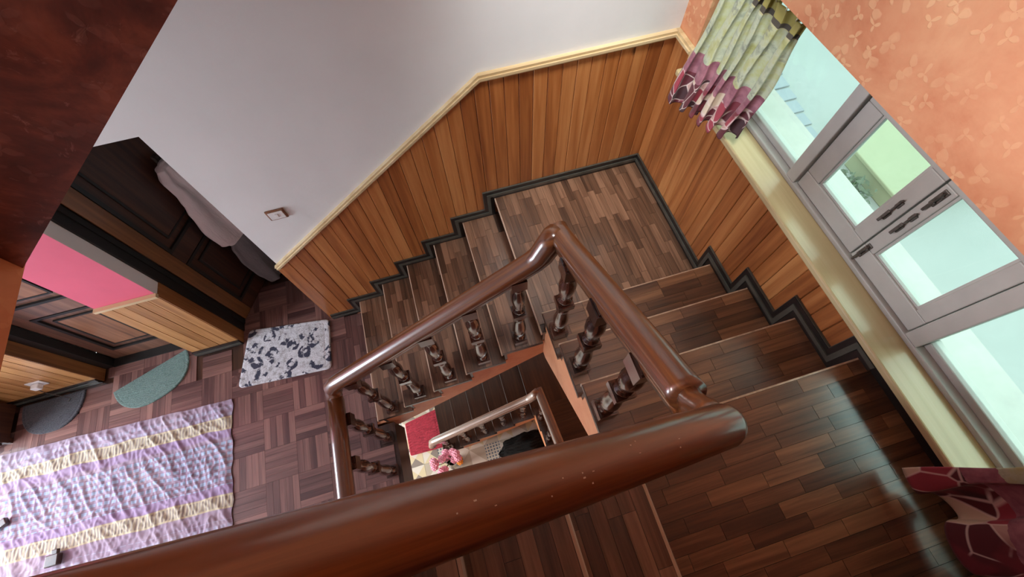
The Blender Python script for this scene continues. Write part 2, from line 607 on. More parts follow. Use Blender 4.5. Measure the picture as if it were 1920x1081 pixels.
def left_flight(zo, label, cat, fine=True, core='orange_plain', treads=True, gr=None, soff=.43, nose='nosing'):
    t = empty('stair_flight', (-1.55, -W1 / 2, zo - 6 * H), label, cat, gr)
    # solid body: sawtooth above, sloping soffit below
    top = []
    for i in range(0, 6):
        xr = -L1 - i * G1 + .02
        zt = zo - i * H - TT
        if i == 0:
            top.append((xr + .02, zt))
        top.append((xr + .015, zt) if i else (xr + .015, zt))
        top.append((xr + .015, zt - H))
    sl = .69
    xe = -2.2295
    poly = top[:]
    poly[-1] = (poly[-1][0], zo - 6 * H - .008)
    poly += [(xe, zo - 6 * H - .008), (xe, zo - soff - sl * (-L1 + .04 - xe)), (-L1 + .04, zo - soff), (-L1 + .04, zo - TT)]
    # drop duplicates
    q = []
    for v in poly:
        if not q or (abs(v[0] - q[-1][0]) + abs(v[1] - q[-1][1])) > 1e-5:
            q.append(v)
    prism('stair_body', q, 1, -W1 + .018, -.014, core, t)
    if not treads:
        return t
    for i in range(1, 6):
        xn = -L1 - i * G1
        z = zo - i * H
        xb = -L1 - (i - 1) * G1 + .02
        tr = box('tread', (xn + .0066, -W1, z - TT), (xb, -.014, z - .003), 'tread_base', t)
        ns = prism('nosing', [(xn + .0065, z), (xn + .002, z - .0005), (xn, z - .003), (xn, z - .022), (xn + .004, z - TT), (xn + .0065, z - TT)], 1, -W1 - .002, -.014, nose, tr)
        if fine:
            strips(tr, xn + .007, xb - .001, -W1 + .002, -.016, z + .0005, 'y', .0445, .21, seed=i)
    for i in range(0, 6):
        xr = -L1 - i * G1 + .02
        box('riser', (xr, -W1 + .014, zo - (i + 1) * H), (xr + .015, -.014, zo - i * H - TT), 'tread_base', t)
    return t


def landing(zo, label, cat, fine=True, gr=None, nose='nosing'):
    t = empty('stair_landing', (-.5, -.5, zo - .34), label, cat, gr)
    box('landing_body', (-L1 + .041, -W1 + .018, zo - .43), (-.014, -.014, zo - TT), 'orange_plain', t)
    b = box('landing_floor', (-L1 + .0066, -W1 - .0, zo - TT), (-.014, -.014, zo - .003), 'tread_base', t)
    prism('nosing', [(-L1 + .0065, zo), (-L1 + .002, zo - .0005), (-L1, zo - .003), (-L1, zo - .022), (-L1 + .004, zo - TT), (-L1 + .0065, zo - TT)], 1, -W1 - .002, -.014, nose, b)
    if fine:
        strips(b, -L1 + .007, -.016, -.925, -.016, zo + .0005, 'y', .0445, .21, seed=40)
    return t


def right_flight(zo, label, cat, fine=True, gr=None, nose='nosing'):
    t = empty('stair_flight', (-.5, -1.27, zo), label, cat, gr)
    top = []
    for i in range(0, 4):
        yr = -L2 - i * G2 - .02 - .015
        z = zo + (i + 1) * H - TT
        top += [(yr, z - H + (TT if i == 0 else 0)), (yr, z)]
    ye = YP - .06
    poly = top + [(ye, zo + 4 * H - TT), (ye, zo + 4 * H - .41)]
    poly += [(-W1 - .03, zo - .40), (-W1 - .0, zo - .40)]
    poly[0] = (-W1 + .017, zo - .40)
    poly = [v for i, v in enumerate(poly) if i != len(poly) - 1]
    prism('stair_body', poly, 0, -W2 + .017, -.014, 'orange_plain', t)
    for i in range(0, 3):
        yn = -L2 - i * G2
        yb = -L2 - (i + 1) * G2 - .02
        z = zo + (i + 1) * H
        tr = box('tread', (-W2, yb, z - TT), (-.014, yn - .0066, z - .003), 'tread_base_x', t)
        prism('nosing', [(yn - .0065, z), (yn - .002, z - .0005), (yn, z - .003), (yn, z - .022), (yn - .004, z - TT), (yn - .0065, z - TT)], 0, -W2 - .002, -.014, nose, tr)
        if fine:
            strips(tr, -W2 + .002, -.016, yb + .001, yn - .007, z + .0005, 'x', .0445, .21, seed=60 + i)
    for i in range(0, 4):
        yr = -L2 - i * G2 - .02
        box('riser', (-W2 + .013, yr - .015, zo + i * H + (0 if i else .001)), (-.014, yr, zo + (i + 1) * H - TT), 'tread_base_x', t)
    return t


strips(fl, -2.3345, -2.153, -.899, -.034, ZF + .002, 'y', .0455, .225, 'floor_y', 30)
left_flight(0, 'lower flight of dark parquet stairs climbing beside the white wall to the corner landing', 'stairs')
landing(0, 'square parquet corner landing between the white wall and the window wall', 'landing')
right_flight(0, 'short flight of three parquet steps along the panelled window wall', 'stairs')

# platform
pf = empty('stair_platform', (-.5, -2.1, PLAT - .34), 'large dark parquet platform at the foot of the window sill', 'landing')
box('platform_body', (X3 + .05, YP - .061, PLAT - .345), (-.001, YN, PLAT - TT), 'orange_plain', pf)
pb = box('platform_floor', (X3 + .03, YP - .0066, PLAT - TT), (-.001, YN, PLAT - .003), 'tread_base_x', pf)
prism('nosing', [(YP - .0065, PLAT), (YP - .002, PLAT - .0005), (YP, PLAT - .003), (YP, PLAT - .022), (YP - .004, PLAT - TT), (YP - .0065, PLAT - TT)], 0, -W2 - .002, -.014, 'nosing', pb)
strips(pb, X3 + .032, -.003, -2.55, YP - .007, PLAT + .0005, 'x', .046, .20, seed=80)

# third flight, in the foreground
t3 = empty('stair_flight', (-1.6, -2.1, PLAT), 'dark flight of stairs rising under the thick foreground handrail', 'stairs')
top = []
for j in range(0, 6):
    xr = X3 - j * G3 + .035 - .035 + .0
    top += [(xr, PLAT + j * H - TT if j else PLAT - .34), (xr, PLAT + (j + 1) * H - TT)]
poly = top + [(X3 - 5 * G3 - .0, PLAT + 6 * H - .30), (X3 - 4.9 * G3, PLAT + 6 * H - .36)]
prism('stair_body', poly, 1, YI, YN + .002, 'orange_plain', t3)
for j in range(0, 5):
    xn = X3 - j * G3
    z = PLAT + (j + 1) * H
    xb = X3 - (j + 1) * G3
    tr = box('tread', (xb + .001, YN + .002, z - TT), (xn + .008, YI + .02, z - .003), 'tread_base', t3)
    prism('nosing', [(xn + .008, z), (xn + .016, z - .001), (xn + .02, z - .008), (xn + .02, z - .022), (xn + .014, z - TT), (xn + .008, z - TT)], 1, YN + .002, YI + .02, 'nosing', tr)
    if j < 3:
        strips(tr, xb + .002, xn + .007, -2.35, YI + .018, z + .0005, 'y', .0445, .21, seed=100 + j)
for j in range(0, 6):
    xr = X3 - j * G3
    box('riser', (xr, YN + .002, PLAT + j * H + .001), (xr + .012, YI + .003, PLAT + (j + 1) * H - TT), 'tread_base', t3)

# the flight above, seen only as its papered side
left_flight(STOREY, 'underside edge of the flight above, its mottled wallpaper coloured dark for shade', 'stairs', False, 'darkened_paper')
# the storey below, through the stair well
left_flight(-STOREY, 'flight of stairs one floor down seen through the stair well', 'stairs', False, nose='tread_base')
landing(-STOREY, 'dark corner landing one floor down seen through the stair well', 'landing', False, nose='tread_base')
right_flight(-STOREY, 'right hand flight one floor down seen through the stair well', 'stairs', False, nose='tread_base')

# ------------------------------------------------------------------ wainscot boards, skirting, caps
def topB(x):
    return HW if x > -KX else HW - (-KX - x) * (6 * H) / (EX - KX)


def tread_z(x):
    if x > -L1:
        return 0
    k = math.floor((-L1 - x) / G1) + 1
    return -min(k, 6) * H


wb = empty('wall_wainscot_back', (-1.2, 0, ZF), kind='structure')
bw = .0732
n = round(EX / bw)
bw = EX / n
for i in range(n):
    x1 = -i * bw - .0008
    x0 = -(i + 1) * bw + .0008
    zb = min(tread_z(x0), tread_z(x1)) + .002
    y = -.012 + random.uniform(-.0008, .0008)
    pts = [(x0, zb), (x1, zb), (x1, topB(x1)), (x0, topB(x0))]
    if x0 < -KX < x1:
        pts = [(x0, zb), (x1, zb), (x1, HW), (-KX, HW), (x0, topB(x0))]
    o = prism('wainscot_board', [(p[0] - x0, p[1] - zb) for p in pts], 1, 0, -y - .0002, 'pine', wb)
    o.location = Vector((x0, y, zb)) - WP[wb.name]
    bev(o, .0028, 1)
put('wall_end_post', box_mesh(.02, .155, topB(-EX) - ZF, 'pine'), wb, (-EX - .010, .070, ZF + .001))

ww = empty('wall_wainscot_window', (0, -.8, 0), kind='structure')
y = -.014
k = 0
while y > -1.64:
    y1 = y - bw
    i = -1 if y1 > -L2 else min(3, math.floor((-L2 - y1) / G2))
    zb = max(0, (i + 1) * H) if y1 < -L2 else 0
    i0 = 0 if y > -L2 else (math.floor((-L2 - y) / G2) + 1) * H
    zb = min(zb, i0) + .002
    zt = HW if y1 > WY0 - .03 else .764
    if zt - zb > .02:
        bev(put('wainscot_board', box_mesh(.012 + random.choice((-.0008, 0, .0008)), bw - .0016, zt - zb, 'pine'), ww, (-.0065, y - bw / 2, zb)), .0028, 1)
    y = y1


def band_prism(name, line_lo, line_hi, axis, a0, a1, mat, parent):
    """stepped band between two polylines with equal point counts"""
    n = len(line_lo)
    vs, fs = [], []
    org = WP[parent.name] if parent else Vector((0, 0, 0))
    for a in (a0, a1):
        for q in line_lo + line_hi:
            v = (a, q[0], q[1]) if axis == 0 else (q[0], a, q[1])
            vs.append(tuple(v[i] - org[i] for i in range(3)))
    m = 2 * n
    for i in range(n - 1):
        fs.append((i, i + 1, n + i + 1, n + i))
        fs.append((m + i, m + n + i, m + n + i + 1, m + i + 1))
        fs.append((i, m + i, m + i + 1, i + 1))
        fs.append((n + i, n + i + 1, m + n + i + 1, m + n + i))
    fs.append((0, n, m + n, m)); fs.append((n - 1, m + n - 1, m + 2 * n - 1, 2 * n - 1))
    return put(name, mesh(name, vs, fs, mat), parent, org)


def off_line(pts, d):
    """offset of the stepped line, d along (-x,+z) corner diagonal"""
    return [(p[0] - d * s[0], p[1] + d * s[1]) for p, s in pts]


# back wall line: list of (point, sign) where sign says how the corner shifts
lineB = [((-.021, 0), (0, 1))]
for i in range(0, 6):
    xn = -L1 - i * G1
    lineB.append(((xn - .001, -i * H), (1, 1)))
    lineB.append(((xn - .001, -(i + 1) * H), (1, 1)))
lineB.append(((-EX - .0, -6 * H), (0, 1)))
bb = empty('baseboard_back', (-1.2, -.014, ZF), kind='structure')
band_prism('skirting', off_line(lineB, .001), off_line(lineB, .068), 1, -.013, -.026, 'black_wood', bb)
band_prism('skirting_bead', off_line(lineB, .026), off_line(lineB, .046), 1, -.026, -.032, 'skirt_mid', bb)
band_prism('skirting_cap', off_line(lineB, .064), off_line(lineB, .071), 1, -.013, -.023, 'skirt_mid', bb)
lineW = [((-.014, 0), (0, 1))]
for i in range(0, 4):
    yn = -L2 - i * G2
    lineW.append(((yn + .001, i * H), (-1, 1)))
    lineW.append(((yn + .001, (i + 1) * H), (-1, 1)))
lineW.append(((YP - .05, 4 * H), (0, 1)))
bw_ = empty('baseboard_window', (-.014, -.8, 0), kind='structure')
band_prism('skirting', off_line(lineW, .001), off_line(lineW, .068), 0, -.013, -.026, 'black_wood', bw_)
band_prism('skirting_bead', off_line(lineW, .026), off_line(lineW, .046), 0, -.026, -.032, 'skirt_mid', bw_)
band_prism('skirting_cap', off_line(lineW, .064), off_line(lineW, .071), 0, -.013, -.023, 'skirt_mid', bw_)
box('skirting_platform', (-.001, YP - .05, PLAT), (-.016, YN, PLAT + .07), 'black_wood', bw_)

cp = empty('trim_1', (-1.2, 0, HW), kind='structure')
capB = [((-.0, HW), (0, 1)), ((-KX, HW), (.2, 1)), ((-EX, topB(-EX)), (.55, .8))]
band_prism('cap_moulding', off_line(capB, .0), off_line(capB, .034), 1, .0, -.022, 'cap', cp)
band_prism('cap_bead', off_line(capB, .010), off_line(capB, .022), 1, -.022, -.030, 'cap', cp)
cw = empty('trim_2', (0, -.08, HW), kind='structure')
box('cap_moulding', (0, -.001, HW), (-.022, WY0 - .004, HW + .034), 'cap', cw)
box('cap_bead', (-.022, -.03, HW + .010), (-.030, WY0 - .004, HW + .022), 'cap', cw)
box('jamb_moulding', (-.022, WY0 - .003, HW - .02), (.05, WY0 - .022, HW + .034), 'cap', cw)

# ------------------------------------------------------------------ window
SILL = .795
wn = empty('window_1', (0, -1.3, SILL), kind='structure')
sl = bev(box('window_sill', (-.065, WY0 - .002, SILL - .03), (.12, WY1 + .001, SILL), 'sill', wn), .008, 3)
XF = .10
FT = 1.36
def fbox(name, y0, y1, z0, z1, x0=.085, x1=.135, parent=wn, mat='frame_grey', bv=.004):
    o = box(name, (x0, y0, z0), (x1, y1, z1), mat, parent)
    return bev(o, bv) if bv else o


fbox('frame_bottom_rail', WY0, WY1, SILL, SILL + .022, .055, .145)
box('outer_sill', (.146, WY0, .765), (.29, WY1, .80), 'frame_grey', wn)
fbox('frame_top_rail', WY0, WY1, 1.245, 1.279)
for y0, y1 in ((-.885, -.935), (-1.598, -1.650)):
    fbox('mullion', y0, y1, SILL + .022, 1.245, .055, .14)
fbox('side_post', WY0, WY0 - .05, SILL + .022, 1.245)
fbox('side_post', WY1, WY1 + .05, SILL + .022, 1.245)


def glass_mat():
    n = NT('dusty_window_glass')
    n.t.nodes.remove(n.p)
    v = n.coords('Object')
    tr = n.new('ShaderNodeBsdfTransparent', {'Color': (.90, 1.0, .97, 1)})
    gl = n.new('ShaderNodeBsdfGlossy', {'Roughness': .03, 'Color': (.9, 1, 1, 1)})
    df = n.new('ShaderNodeBsdfDiffuse', {'Color': (.75, .80, .78, 1)})
    fr = n.new('ShaderNodeFresnel', {'IOR': 1.25})
    m1 = n.new('ShaderNodeMixShader')
    n.put(m1.inputs[0], n.math('MULTIPLY', fr.outputs[0], .8))
    n.t.links.new(tr.outputs[0], m1.inputs[1]); n.t.links.new(gl.outputs[0], m1.inputs[2])
    m2 = n.new('ShaderNodeMixShader')
    d = n.ramp(n.noise(v, 7, 6, .7, 1.2), [(.5, (.01, .01, .01)), (.9, (.07, .07, .07))])
    n.put(m2.inputs[0], d)
    n.t.links.new(m1.outputs[0], m2.inputs[1]); n.t.links.new(df.outputs[0], m2.inputs[2])
    n.t.links.new(m2.outputs[0], n.out.inputs[0])
    return n.m


MAT['glass'] = glass_mat()


def fixed_light(y0, y1):
    f = fbox('fixed_light_bottom', y0, y1, SILL + .022, .846, .085, .125)
    box('pane', (.100, y0, .840), (.104, y1, 1.25), 'glass', f)
    return f


fixed_light(WY0 - .05, -.885)
fixed_light(-1.650, WY1 + .05)


def casement(y0, y1, s0, s1):
    f = fbox('casement_bottom_rail', y0, y1, SILL + .024, .890, .07, .115)
    fbox('casement_stile', y0, y0 - s0, .890, 1.215, .07, .115, f)
    fbox('casement_stile', y1 + s1, y1, .890, 1.215, .07, .115, f)
    fbox('casement_top_rail', y0, y1, 1.215, 1.244, .07, .115, f)
    box('pane', (.090, y0 - s0 + .004, .886), (.094, y1 + s1 - .004, 1.219), 'glass', f)
    # putty beads round the pane
    for a, b, c, d in ((y0 - s0, y0 - s0 - .008, .89, 1.215), (y1 + s1 + .008, y1 + s1, .89, 1.215), (y0 - s0, y1 + s1, .89, .898)):
        box('glazing_bead', (.078, a, c), (.089, b, d), 'frame_grey', f)
    return f


c1 = casement(-.940, -1.279, .068, .056)
c2 = casement(-1.284, -1.594, .046, .048)


def lever(parent, y, z, flip=1):
    o = boxes('lever_handle', [((.064, y - .008, z - .040), (.070, y + .008, z - .008)),
                               ((.064, y - .008, z + .018), (.070, y + .008, z + .045)),
                               ((.053, y - .004, z - .030), (.065, y + .004, z - .020)),
                               ((.052, y - .005, z - .048), (.057, y + .005, z + .006)),
                               ((.056, y - .003, z + .006), (.065, y + .003, z + .055))], 'iron', parent)
    return bev(o, .002)


lever(c1, -1.252, 1.045)
lever(c2, -1.308, 1.050)


def bolt(parent, y, z, l):
    o = boxes('tower_bolt', [((.066, y - .010, z), (.070, y + .010, z + l)),
                             ((.059, y - .008, z + .008), (.067, y + .008, z + .018)),
                             ((.059, y - .008, z + l - .022), (.067, y + .008, z + l - .012))], 'iron', parent)
    org = WP[o.name]
    put('bolt_rod', mesh('rod', *rod_mesh((.059, y, z - .02), (.059, y, z + l - .005), .0045), mats='iron'), o, (0, 0, 0))
    return bev(o, .002)


def rod_mesh(a, b, r, n=8):
    a, b = Vector(a), Vector(b)
    t = (b - a).normalized()
    s = t.orthogonal().normalized()
    u = t.cross(s)
    vs = [p + s * r * math.cos(2 * math.pi * i / n) + u * r * math.sin(2 * math.pi * i / n) for p in (a, b) for i in range(n)]
    fs = [(i, (i + 1) % n, n + (i + 1) % n, n + i) for i in range(n)] + [tuple(range(n - 1, -1, -1)), tuple(range(n, 2 * n))]
    return vs, fs


bolt(c2, -1.302, .845, .065)
bolt(c2, -1.306, 1.145, .06)

# ------------------------------------------------------------------ doors in the hall
def putl(name, me, parent, loc=(0, 0, 0), rot=None):
    o = bpy.data.objects.new(name, me)
    COL.objects.link(o)
    o.parent = parent
    o.location = loc
    if rot:
        o.rotation_euler = rot
    return o


def lbox(name, a, b, mat, parent, bv=0):
    o = putl(name, box_mesh(b[0] - a[0], b[1] - a[1], b[2] - a[2], mat), parent,
             ((a[0] + b[0]) / 2, (a[1] + b[1]) / 2, a[2]))
    return bev(o, bv) if bv else o


def frame_ring(name, x0, x1, z0, z1, wdt, y0, y1, mat, parent):
    vs, fs = [], []
    for a, b in (((x0, y0, z0), (x0 + wdt, y1, z1)), ((x1 - wdt, y0, z0), (x1, y1, z1)),
                 ((x0 + wdt, y0, z0), (x1 - wdt, y1, z0 + wdt)), ((x0 + wdt, y0, z1 - wdt), (x1 - wdt, y1, z1))):
        k = len(vs)
        vs += boxv(a, b)
        fs += [tuple(i + k for i in f) for f in BOXF]
    return putl(name, mesh(name, vs, fs, mat), parent)


def panel_door(root, wdt, hgt, slab, panel, edge, cols):
    lbox('door_leaf', (0, .012, 0), (wdt, .045, hgt), slab, root)
    lbox('hinge_stile', (0, 0, 0), (.095, .0119, hgt), edge, root, .003)
    lbox('lock_stile', (wdt - .095, 0, 0), (wdt, .0119, hgt), slab, root, .003)
    for z0, z1 in ((0, .14), (.76, .89), (1.78, hgt)):
        lbox('door_rail', (.0955, 0, z0), (wdt - .0955, .0119, z1), slab, root, .003)
    for z0, z1 in ((.142, .758), (.892, 1.778)):
        for x0, x1 in cols:
            frame_ring('panel_moulding', x0, x1, z0, z1, .022, -.004, .0118, 'black_frame', root)
            p = lbox('door_panel', (x0 + .085, .001, z0 + .085), (x1 - .085, .0117, z1 - .085), panel, root, .004)
            frame_ring('panel_bead', x0 + .072, x1 - .072, z0 + .072, z1 - .072, .013, .0, .0119, 'black_frame', root)


LEAF_RZ = math.atan2(.236, .125)
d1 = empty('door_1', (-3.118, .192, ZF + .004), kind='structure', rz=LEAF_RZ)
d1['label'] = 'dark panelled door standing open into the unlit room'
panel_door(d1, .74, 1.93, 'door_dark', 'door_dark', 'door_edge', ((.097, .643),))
d2 = empty('door_2', (-4.135, .150, ZF + .004), kind='structure')
d2['label'] = 'closed brown panelled door behind the green mat'
panel_door(d2, .60, 1.93, 'door', 'door_panel', 'door', ((.097, .503),))
f1 = empty('trim_3', (-2.8, .17, ZF), kind='structure')
box('door_frame_post', (-3.215, .151, ZF), (-3.125, .188, HL), 'black_frame', f1)
box('door_lining', (-3.1455, .089, ZF + .001), (-3.132, .1505, HL - .001), 'black_frame', f1)
box('door_frame_post', (-EX + .0, .151, ZF), (-EX + .08, .19, HL), 'black_frame', f1)
box('door_frame_head', (-3.215, .151, HL - .03), (-EX + .08, .19, HL + .06), 'black_frame', f1)
f2 = empty('trim_4', (-3.85, .12, ZF), kind='structure')
box('door_frame_post', (-4.209, .085, ZF), (-4.14, .149, HL - .001), 'black_frame', f2)
box('door_frame_post', (-3.53, .085, ZF), (-3.497, .149, HL - .001), 'black_frame', f2)
box('door_frame_head', (-4.139, .085, HL - .06), (-3.531, .149, HL - .001), 'black_frame', f2)
box('door_threshold', (-4.139, .08, ZF), (-3.531, .149, ZF + .012), 'black_frame', f2)

# wainscot of the hall wall pieces
hw = empty('wall_wainscot_hall', (-3.3, -.012, ZF), kind='structure')
ZH = -.125
def hall_boards(x0, x1):
    n = round((x1 - x0) / .07)
    b = (x1 - x0) / n
    for i in range(n):
        put('wainscot_board', box_mesh(b - .005, .012, ZH - ZF - .001, 'pine_pale'), hw, (x0 + b * (i + .5), -.0065 + random.uniform(-.0006, .0006), ZF + .001))


hall_boards(-3.496, -3.146)
hall_boards(-5.6, -4.21)
box('jamb_panel', (-3.1455, -.012, ZF + .001), (-3.140, .088, ZH + .0), 'stile_light', hw)
box('jamb_panel', (-4.2095, -.012, ZF + .001), (-4.204, .084, ZH + .9), 'stile_light', hw)
box('cap_moulding', (-3.50, -.001, ZH), (-3.136, -.028, ZH + .022), 'cap', hw)
box('cap_moulding', (-5.6, -.001, ZH), (-4.20, -.028, ZH + .022), 'cap', hw)
hb = empty('baseboard_hall', (-3.3, -.02, ZF), kind='structure')
for a, b in ((-3.496, -3.142), (-5.6, -4.21)):
    box('skirting', (a, -.0135, ZF + .001), (b, -.026, ZF + .075), 'black_wood', hb)
    box('skirting_bead', (a, -.026, ZF + .026), (b, -.032, ZF + .05), 'skirt_mid', hb)

# ------------------------------------------------------------------ clothes hanging on the open door
def cloth_mat(name, col, var=.1):
    n = NT(name)
    v = n.coords('Object')
    f = n.noise(v, 9, 4, .6)
    n.set(Base_Color=n.ramp(f, [(.3, tuple(c * (1 - var) for c in col[:3]) + (1,)), (.7, col)]), Roughness=.85, Sheen_Weight=.2)
    n.bump(n.noise(n.coords('Object', (1, 1, .25)), 22, 4, .6), .5, .02)
    return n.m


MAT['shirt'] = cloth_mat('pale_shirt_cloth', srgb(226, 208, 204))
MAT['trousers'] = cloth_mat('grey_trouser_cloth', srgb(120, 112, 112))
LD = Vector((math.cos(LEAF_RZ), math.sin(LEAF_RZ), 0))
LN = Vector((math.sin(LEAF_RZ), -math.cos(LEAF_RZ), 0))
HP = Vector((-3.118, .192, 0))


def hanging(name, secs, mat, label, cat, seed):
    """sections (z, along_left, along_right, half_depth) lofted with folds"""
    rnd = random.Random(seed)
    ph = [rnd.uniform(0, 6.28) for _ in range(4)]
    n = 40
    rings = []
    steps = 8
    full = []
    for (a, b) in zip(secs[:-1], secs[1:]):
        for s in range(steps):
            t = s / steps
            t2 = t * t * (3 - 2 * t)
            full.append(tuple(a[i] + (b[i] - a[i]) * (t if i == 0 else t2) for i in range(4)))
    full.append(secs[-1])
    org = HP + LD * .5 + LN * .06 + Vector((0, 0, secs[-1][0]))
    vs, fs = [], []
    for z, l, r, dp in full:
        c, hw_ = (l + r) / 2, (r - l) / 2
        for i in range(n):
            a = 2 * math.pi * i / n
            k = 1 + .22 * math.sin(5 * a + ph[0] + z * 2) * min(1, dp * 20) + .08 * math.sin(9 * a + ph[1] - z * 3)
            p = HP + LD * (c + hw_ * math.cos(a) * (1 + .06 * math.sin(3 * a + ph[2]))) + LN * (.075 + dp * math.sin(a) * k) + Vector((0, 0, z))
            vs.append(p - org)
    m = len(full)
    for j in range(m - 1):
        for i in range(n):
            fs.append((j * n + i, j * n + (i + 1) % n, (j + 1) * n + (i + 1) % n, (j + 1) * n + i))
    fs.append(tuple(range(n))); fs.append(tuple((m - 1) * n + i for i in range(n)))
    o = put(name, mesh(name, vs, fs, mat, smooth=True), None, org)
    return tag(o, label, cat)


sh = hanging('hanging_shirt', [(.322, .46, .52, .015), (.30, .415, .545, .04), (.22, .385, .545, .055), (.13, .385, .60, .06), (.05, .37, .66, .06), (-.03, .345, .70, .065), (-.20, .315, .72, .07), (-.36, .325, .72, .07), (-.425, .37, .72, .06), (-.44, .41, .70, .03)],
             'shirt', 'pale pinkish white shirt hanging on the dark open door beside the wall edge', 'shirt', 1)
hanging('hanging_trousers', [(-.40, .40, .70, .03), (-.47, .335, .70, .045), (-.62, .31, .66, .05), (-.80, .315, .60, .046), (-.93, .335, .54, .044), (-.985, .345, .51, .05), (-1.004, .36, .49, .045), (-1.012, .38, .47, .02)],
        'trousers', 'grey trousers hanging below the pale shirt with cuffs near the floor', 'trousers', 2)
hk = empty('coat_hook', tuple(HP + LD * .51 + LN * .012 + Vector((0, 0, .30))), 'small dark hook on the open door carrying the shirt', 'hook')
hv, hf = rod_mesh((0, 0, 0), tuple(LN * .07 + Vector((0, 0, .015))), .006)
putl('hook_arm', mesh('hook_arm', hv, hf, 'iron'), hk)
putl('hook_plate', box_mesh(.03, .03, .05, 'iron'), hk, (0, 0, -.02), (0, 0, LEAF_RZ))

# ------------------------------------------------------------------ railings
def rail_profile(w=.036, s=1.0):
    pts = []
    for i in range(9):
        a = math.pi * i / 8
        pts.append((w * math.cos(a), .002 + .034 * math.sin(a)))
    pts += [(-w * .98, -.012), (-w * .80, -.022), (-w * .62, -.027), (-w * .72, -.034), (-w * .70, -.056),
            (w * .70, -.056), (w * .72, -.034), (w * .62, -.027), (w * .80, -.022), (w * .98, -.012)]
    return [(a * s, b * s) for a, b in pts]


RP = rail_profile(.042)
_bal = {}


def baluster_mesh(h):
    h = round(h, 2)
    if h in _bal:
        return _bal[h]
    vs, fs = [], []

    def blk(z0, z1, r):
        k = len(vs)
        c = .006
        vs.extend(boxv((-r, -r, z0 + c), (r, r, z1 - c)))
        fs.extend([tuple(i + k for i in f) for f in BOXF])
        k = len(vs)
        vs.extend(boxv((-r + c, -r + c, z0), (r - c, r - c, z1)))
        fs.extend([tuple(i + k for i in f) for f in BOXF])
    blk(0, .075, .037)
    mid = h * .52
    blk(mid - .025, mid + .025, .034)
    blk(h - .085, h, .034)

    def lathe(pr):
        n = 14
        k = len(vs)
        for z, r in pr:
            for i in range(n):
                a = 2 * math.pi * i / n
                vs.append((r * math.cos(a), r * math.sin(a), z))
        for j in range(len(pr) - 1):
            for i in range(n):
                fs.append((k + j * n + i, k + j * n + (i + 1) % n, k + (j + 1) * n + (i + 1) % n, k + (j + 1) * n + i))

    def vase(z0, z1, flip):
        base = [(0, .022), (.05, .027), (.10, .021), (.15, .020), (.24, .026), (.36, .0295), (.50, .029), (.64, .025), (.78, .021), (.85, .020), (.89, .026), (.94, .026), (1, .021)]
        L = z1 - z0
        pr = [(z0 + L * (1 - t if flip else t), r * 1.22) for t, r in base]
        if flip:
            pr = pr[::-1]
        lathe(pr)
    vase(.074, mid - .024, False)
    vase(mid + .024, h - .084, True)
    me = mesh('baluster', vs, fs, 'baluster')
    for p in me.polygons:
        if len(p.vertices) == 4:
            p.use_smooth = p.index >= 36
    _bal[h] = me
    return me


def left_rail(zo, label, gr=None, n=5):
    a, b = Vector((-2.12, -.92, -.012 + zo)), Vector((-1.035, -.92, .732 + zo))
    t = empty('stair_railing', (-1.6, -.92, zo - 6 * H), label, 'railing', gr)
    path = [Vector((-2.150, -.955, -.115 + zo)), Vector((-2.148, -.935, -.095 + zo)), Vector((-2.138, -.924, -.045 + zo)), a + (b - a) * .02] + \
           [a.lerp(b, k / 8) for k in range(1, 8)] + [b, Vector((-1.005, -.92, .765 + zo)), Vector((-.975, -.92, .835 + zo)), Vector((-.955, -.918, .872 + zo)), Vector((-.930, -.906, .868 + zo))]
    h = sweep('handrail', path, RP, 'rail', t, WP[t.name])
    for i in range(1, n + 1):
        x = -L1 - G1 * (i - .5) + .01
        zr = a.z + (b.z - a.z) * (x - a.x) / (b.x - a.x)
        zb = zo - i * H + .0015
        put('baluster', baluster_mesh(zr - .05 - zb), t, (x, -.92, zb))
    return t


def right_rail(zo, label, gr=None):
    t = empty('stair_railing', (-.92, -1.27, zo), label, 'railing', gr)
    a, b = Vector((-.92, -.892, .845 + zo)), Vector((-.92, -1.60, 1.288 + zo))
    sweep('handrail', [a + Vector((-.004, .018, .012)), a + Vector((0, -.015, .012))] + [a.lerp(b, k / 6) for k in range(1, 7)] + [b + Vector((0, -.02, .013))], RP, 'rail', t, WP[t.name])
    nk = sweep('rail_neck', [Vector((-.92, -1.605, 1.285 + zo)), Vector((-.924, -1.64, 1.315 + zo)), Vector((-.940, -1.668, 1.39 + zo)), Vector((-.985, -1.69, 1.485 + zo))], rail_profile(.03, .85), 'rail', t, WP[t.name])
    for y, i in ((-1.05, 0), (-1.285, 1), (-1.505, 2)):
        zr = a.z + (b.z - a.z) * (y - a.y) / (b.y - a.y)
        zb = zo + (i + 1) * H + .0015
        put('baluster', baluster_mesh(zr - .05 - zb), t, (-.926, y, zb))
    return t


def floor_rail(zo, label, gr=None):
    t = empty('floor_railing', (-2.148, -1.3, zo - 6 * H), label, 'railing', gr)
    z = -.118 + zo
    sweep('handrail', [(-2.150, -.958, z), (-2.150, -1.2, z), (-2.150, -1.5, z), (-2.150, -1.64, z)], RP, 'rail', t, WP[t.name])
    zb = zo - 6 * H + .0015
    for y in (-1.075, -1.305, -1.53):
        put('baluster', baluster_mesh(z - .05 - zb), t, (-2.135, y, zb))
    return t


left_rail(0, 'reddish brown handrail with turned balusters on the lower flight')
right_rail(0, 'worn wooden handrail with three turned balusters on the window side flight')
floor_rail(0, 'dark railing guarding the stair well at the edge of the hall floor')
left_rail(-STOREY, 'thin looking handrail one floor down seen through the stair well')
right_rail(-STOREY, 'handrail of the right hand flight one floor down in the well')

